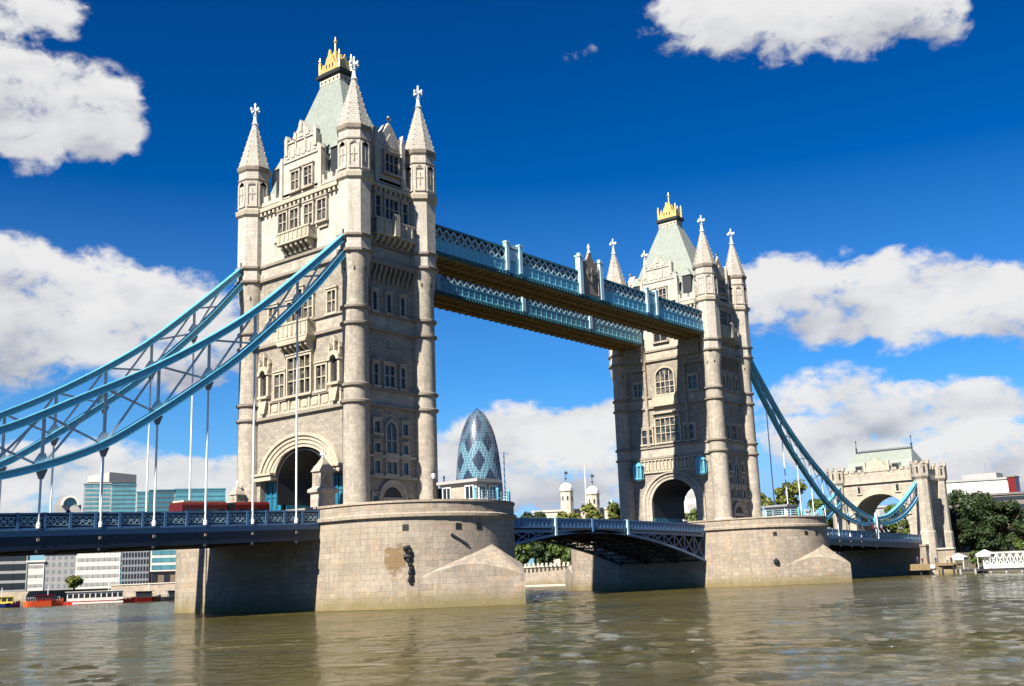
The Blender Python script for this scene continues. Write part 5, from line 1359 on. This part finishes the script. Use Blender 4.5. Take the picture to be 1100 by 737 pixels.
# fortress turrets
def fort(cx, cy, zt, r, lab):
    t = thing('fortress_turret', (cx, cy, 4.6), lab, 'turret', 'white fortress turrets behind the central span')
    w = MB(); w.lathe(cx, cy, [(r, 4.6), (r, zt-.7), (r+.35, zt-.5), (r+.35, zt), (r, zt+.1)], 8, pi/8); w.build('shaft', CREAM, t)
    for k in range(8):
        w = MB(); a = k*pi/4; w.bar((cx+(r*.93)*math.cos(a), cy+r*.93*math.sin(a), zt-4), (cx+r*.93*math.cos(a), cy+r*.93*math.sin(a), zt-2.4), .6, .12, up=(math.cos(a), math.sin(a), 0)); w.build('slit_window', GLASS, t)
    w = MB(); w.lathe(cx, cy, [(r*.95, zt+.1), (r*1.0, zt+.7), (r*.85, zt+1.7), (r*.5, zt+2.5), (.2, zt+2.9)], 16); dm = w.build('dome', WHITEP, t, rad(60))
    w = MB(); w.tube((cx, cy, zt+2.8), (cx, cy, zt+7.6), .12, 6); w.lathe(cx, cy, [(.1, zt+4.0), (.5, zt+4.4), (.1, zt+4.8)], 8); w.box(cx-.1, cx+.1, cy-.9, cy+.5, zt+6.1, zt+7.0); w.build('weather_vane', STEELD, dm)
fort(250.5, 151.2, 34.9, 2.6, 'left white domed fortress turret with weather vane')
fort(256.6, 143.2, 33.3, 2.5, 'right white domed fortress turret with weather vane')
block((248, 166), (268, 128), 20, 4.6, 27.2, 'low cream fortress wall top below the two domed turrets', CREAM, GLASS, 3, 6, name='fortress_keep', ww=.2)
t_ = thing('flag_pole', (255.1, 145.4, 27), 'tall thin white flagpole between the two fortress turrets', 'flagpole')
w = MB(); w.tube((255.1, 145.4, 27), (255.1, 145.4, 44), .18, 6); w.build('pole', WHITEP, t_)
w = MB(); w.lathe(255.1, 145.4, [(.05, 43.9), (.3, 44.1), (.05, 44.4)], 6); w.build('ball', GOLD, t_)
t_ = thing('copper_kiosk', (200, 103, 17), 'small pale green spire between the two clumps of olive trees', 'spire')
w = MB(); w.lathe(212, 104.5, [(1.0, 4.6), (1.0, 22)], 8); w.build('shaft', WHITE, t_); w = MB(); w.lathe(212, 104.5, [(1.1, 22), (.9, 24.5), (.1, 27)], 8); w.build('cap', GREENC, t_)
# seen through the far tower arch and over the banks
block((229, 98), (243, 74), 20, 4.6, 36, 'white building seen through the road arch of the farther tower', WHITE, LGREY, 9, 6, name='white_building', wh=.5)
block((262, 60), (275, 26), 20, 4.6, 21, 'low pale building behind the trees right of the farther tower', LGREY, MGREY, 4, 8)
block((300, 140), (330, 90), 20, 4.6, 22, 'low cream building behind the trees beyond the central span', CREAM, MGREY, 5, 9)
# office block at right
block((309, 38), (318.8, 9.5), 26, 18.5, 30.3, 'white boxy top storey of the long office block at right', WHITE, WHITE, 1, 1, name='office_top_storey', roof=LGREY, side=False)
t_ = thing('red_stair_tower', (320, 8, 17), 'dark red stair tower at the end of the white top storey at right', 'stair tower')
w = MB(); w.box(317.5, 323, 6.9, 9.3, 4.6, 30.8); w.build('shaft', DREDP, t_); w = MB(); w.box(317.2, 323.3, 6.6, 9.6, 30.8, 31.2); w.build('cap', BRICK, t_)
block((308, 39), (322, -16), 26, 4.6, 24.8, 'long grey-brown office block with window bands behind the riverside trees', TAUPE, GLASS, 7, 26, name='office_block', style='band', wh=.45, side=False)
block((286, 8), (289, -16), 20, 4.6, 13.5, 'lower brown terrace in front of the long office block', BRICK, GLASS, 3, 10, ww=.5)
block((285, 2.6), (288, -20), 20, 4.6, 24.5, 'tan brick building at the right edge of the picture', BRICK, GLASS, 6, 6, ww=.4) if False else block((318, -9.0), (326, -40), 20, 4.6, 27.5, 'tan brick building at the right edge of the picture', WOOD, GLASS, 6, 8, ww=.4)
# plant room on the office
t_ = thing('rooftop_plant_room', (322, 22, 31), 'grey rooftop plant room over the long office block', 'plant room')
w = MB(); w.box(322, 330, 14, 26, 30.8, 33.2); w.build('box', LGREY, t_)
w = MB(); w.tube((324, 18, 33), (324, 18, 37), .12, 6); w.build('aerial', MGREY, t_)

# ================================================================== riverside jetties, fence, awnings
t_ = thing('timber_jetty', (163.5, -13, 0), 'ochre timber jetty at the foot of the far gatehouse', 'jetty')
w = MB()
for a, b_ in ((-8.2, -13.2), (-13.4, -18.4)): w.bar((162.2, a, 1.75), (165.5*.5+162.2*.5 + (1 if a < -13 else -1), b_, 1.75), .4, 1.4)
w.build('fascia', WOOD, t_)
w = MB(); w.box(162.6, 168.4, -18.4, -8.2, 1.9, 2.2); w.build('deck', WOOD, t_)
w = MB()
for y in (-8.4, -11, -13.3, -15.8, -18.2): w.tube((163.0, y, -2), (163.0, y, 2.2), .22, 8)
w.build('piles', STEELD, t_)
w = MB(); w.box(161.8, 162.0, -14.6, -13.6, 1.4, 2.2); w.build('notice_board', WHITEP, t_)
t_ = thing('floating_pontoon', (168, -26, 0), 'dark pontoon carrying the white lattice fence at right', 'pontoon')
w = MB(); w.box(164.6, 172, -60, -23, .5, .95); w.box(164.8, 172, -23, -18.5, .4, .9); w.build('hull', STEELD, t_)
w = MB()
for i in range(12): w.tube((164.9, -19-3.2*i, -2), (164.9, -19-3.2*i, 1.0), .25, 8)
w.build('piles', LGREY, t_)
t_ = thing('lattice_fence', (166, -30, 1), 'long white lattice fence along the pontoon at the right edge', 'fence')
w = MB(); yy = -24.0
while yy > -58:
    for s_ in (-1, 1): w.bar((165.4, yy, 2.75+s_*1.35), (165.4, yy-1.4, 2.75-s_*1.35), .1, .16)
    w.box(165.33, 165.47, yy-.1, yy+.1, 1.0, 4.2); yy -= 1.4
w.build('lattice', WHITEP, t_)
w = MB(); w.box(165.3, 165.5, -58, -24, 4.1, 4.35); w.box(165.3, 165.5, -58, -24, .95, 1.9); w.build('rail', WHITE, t_)
for i, (y, z, lab) in enumerate(((-18.6, 4.5, 'white square awning over the jetty end'), (-24.3, 5.0, 'larger white awning at the left end of the lattice fence'))):
    t_ = thing('white_awning', (166, y, 1), lab, 'awning', 'white awnings on the pontoon')
    w = MB(); w.loft([[(166-a, y-a, zz), (166+a, y-a, zz), (166+a, y+a, zz), (166-a, y+a, zz)] for a, zz in ((1.5, z-1.5), (1.6, z-.9), (.15, z))]); w.build('canopy', WHITE, t_)
    w = MB()
    for sx in (-1.3, 1.3):
        for sy in (-1.3, 1.3): w.tube((166+sx, y+sy, .9), (166+sx, y+sy, z-1.2), .07, 6)
    w.build('pole', WHITEP, t_)
for i, (x, y, me, lab) in enumerate(((163.6, -10.3, pm1, 'person in navy top standing at the left of the timber jetty'), (163.8, -11.3, pm2, 'person in dark red top on the timber jetty by the gatehouse foot'),
     (164.0, -14.2, pm1, 'person in navy top in the middle of the timber jetty'), (163.7, -16.8, pm3, 'person in white top near the right end of the timber jetty'), (163.9, -17.6, pm2, 'person in dark red top at the right end of the timber jetty'))):
    person(x, y, 2.2, me, lab, 2.5+i)
tree(168.5, -21.5, 1.0, 4.2, 1.7, 500, LEAF1, 'small green shrub between the two white awnings', TG, name='shrub', size=.4, seed=91)
tree(175, -29, 4.6, 2.6, 1.5, 400, LEAF1, 'shrub behind the left half of the lattice fence', TG, name='shrub', size=.4, seed=92)
tree(175, -34, 4.6, 2.8, 1.6, 400, LEAF1, 'shrub behind the right half of the lattice fence', TG, name='shrub', size=.4, seed=93)

# ================================================================== boats by the far bank
def boat(p, q, hullm, topm, lab, h=1.6, cab=(.25, .8), ch=2.3, stripe=None, decks=1, name='river_boat'):
    F, L = frame(p, q)
    root = thing(name, ((p[0]+q[0])/2, (p[1]+q[1])/2, 0), lab, 'boat', 'boats moored at the far bank')
    O, U, D = Vector((*F[0], 0)), Vector((*F[1], 0)), Vector((*F[2], 0)); hw = 2.6
    secs = []
    for i in range(11):
        s_ = i/10; wd = hw*min(1, (s_*5+.45), ((1-s_)*4+.02)); sh = h + .6*max(0, s_-.7)/.3
        c = O + U*(L*s_)
        secs.append([c + D*(-wd) + Vector((0, 0, sh)), c + D*(-wd*.8) + Vector((0, 0, -.4)), c + D*(wd*.8) + Vector((0, 0, -.4)), c + D*wd + Vector((0, 0, sh))])
    w = MB(); w.loft(secs); w.build('hull', hullm, root)
    zc = h
    for d in range(decks):
        a, b_ = L*cab[0] + d*L*.08, L*cab[1] - d*L*.12
        w = MB(); w.fbox(F, a, b_, -hw*.8, hw*.8, zc, zc+ch); w.fbox(F, a-.5, b_+.5, -hw*.9, hw*.9, zc+ch, zc+ch+.15); cb = w.build('cabin', topm, root)
        w = MB(); k = max(3, int((b_-a)/1.3))
        for i in range(k):
            u = a + (b_-a)*(i+.5)/k; w.fbox(F, u-(b_-a)/k*.38, u+(b_-a)/k*.38, hw*.8, hw*.8+.05, zc+ch*.35, zc+ch*.8)
        w.build('windows', GLASS, cb)
        zc += ch+.15
    w = MB()
    u = .0
    for u in [L*.06*i for i in range(1, 16)]:
        c = O+U*u; w.bar((c.x+D.x*hw*.7, c.y+D.y*hw*.7, h), (c.x+D.x*hw*.7, c.y+D.y*hw*.7, h+.9), .06, .06)
    a = O+U*L*.04+D*hw*.7; c = O+U*L*.92+D*hw*.7; w.bar((a.x, a.y, h+.9), (c.x, c.y, h+.9), .06, .06)
    w.build('handrail', WHITEP, root)
    if stripe:
        w = MB(); w.fbox(F, L*.1, L*.8, hw*1.0-.02, hw*1.0+.04, h-.75, h-.25); w.build('stripe', stripe, root)
    c = O+U*L*.6
    w = MB(); w.tube((c.x, c.y, zc), (c.x, c.y, zc+2.2), .08, 6); w.build('mast', WHITEP, root)
# placed on the water near the bank
boat((53, 178.3), (61.3, 173.9), ORP, DREDP, 'orange-red hulled boat with open passenger deck at left', h=1.3, cab=(.3, .75), ch=1.3)
boat((61.8, 174.2), (77.4, 166), REDP, WHITE, 'long white and red passenger boat with dark windows', h=.9, cab=(.03, .8), ch=2.3, stripe=WHITE, decks=1)
boat((43, 184.5), (52.6, 179.2), NAVY, YEL, 'yellow cabin boat with navy hull at the left edge', h=1.0, cab=(.1, .85), ch=1.6)
boat((79, 172), (86, 168), DREDP, STEELD, 'dark red workboat moored right of the long white boat', h=1.2, cab=(.2, .7), ch=1.5)
boat((88, 172), (95, 168), STEELD, STEELD, 'small black workboat closest to the shaded pier', h=1.1, cab=(.3, .8), ch=1.5)

for o in bpy.data.objects:
    if '_o' in o.keys(): del o['_o']
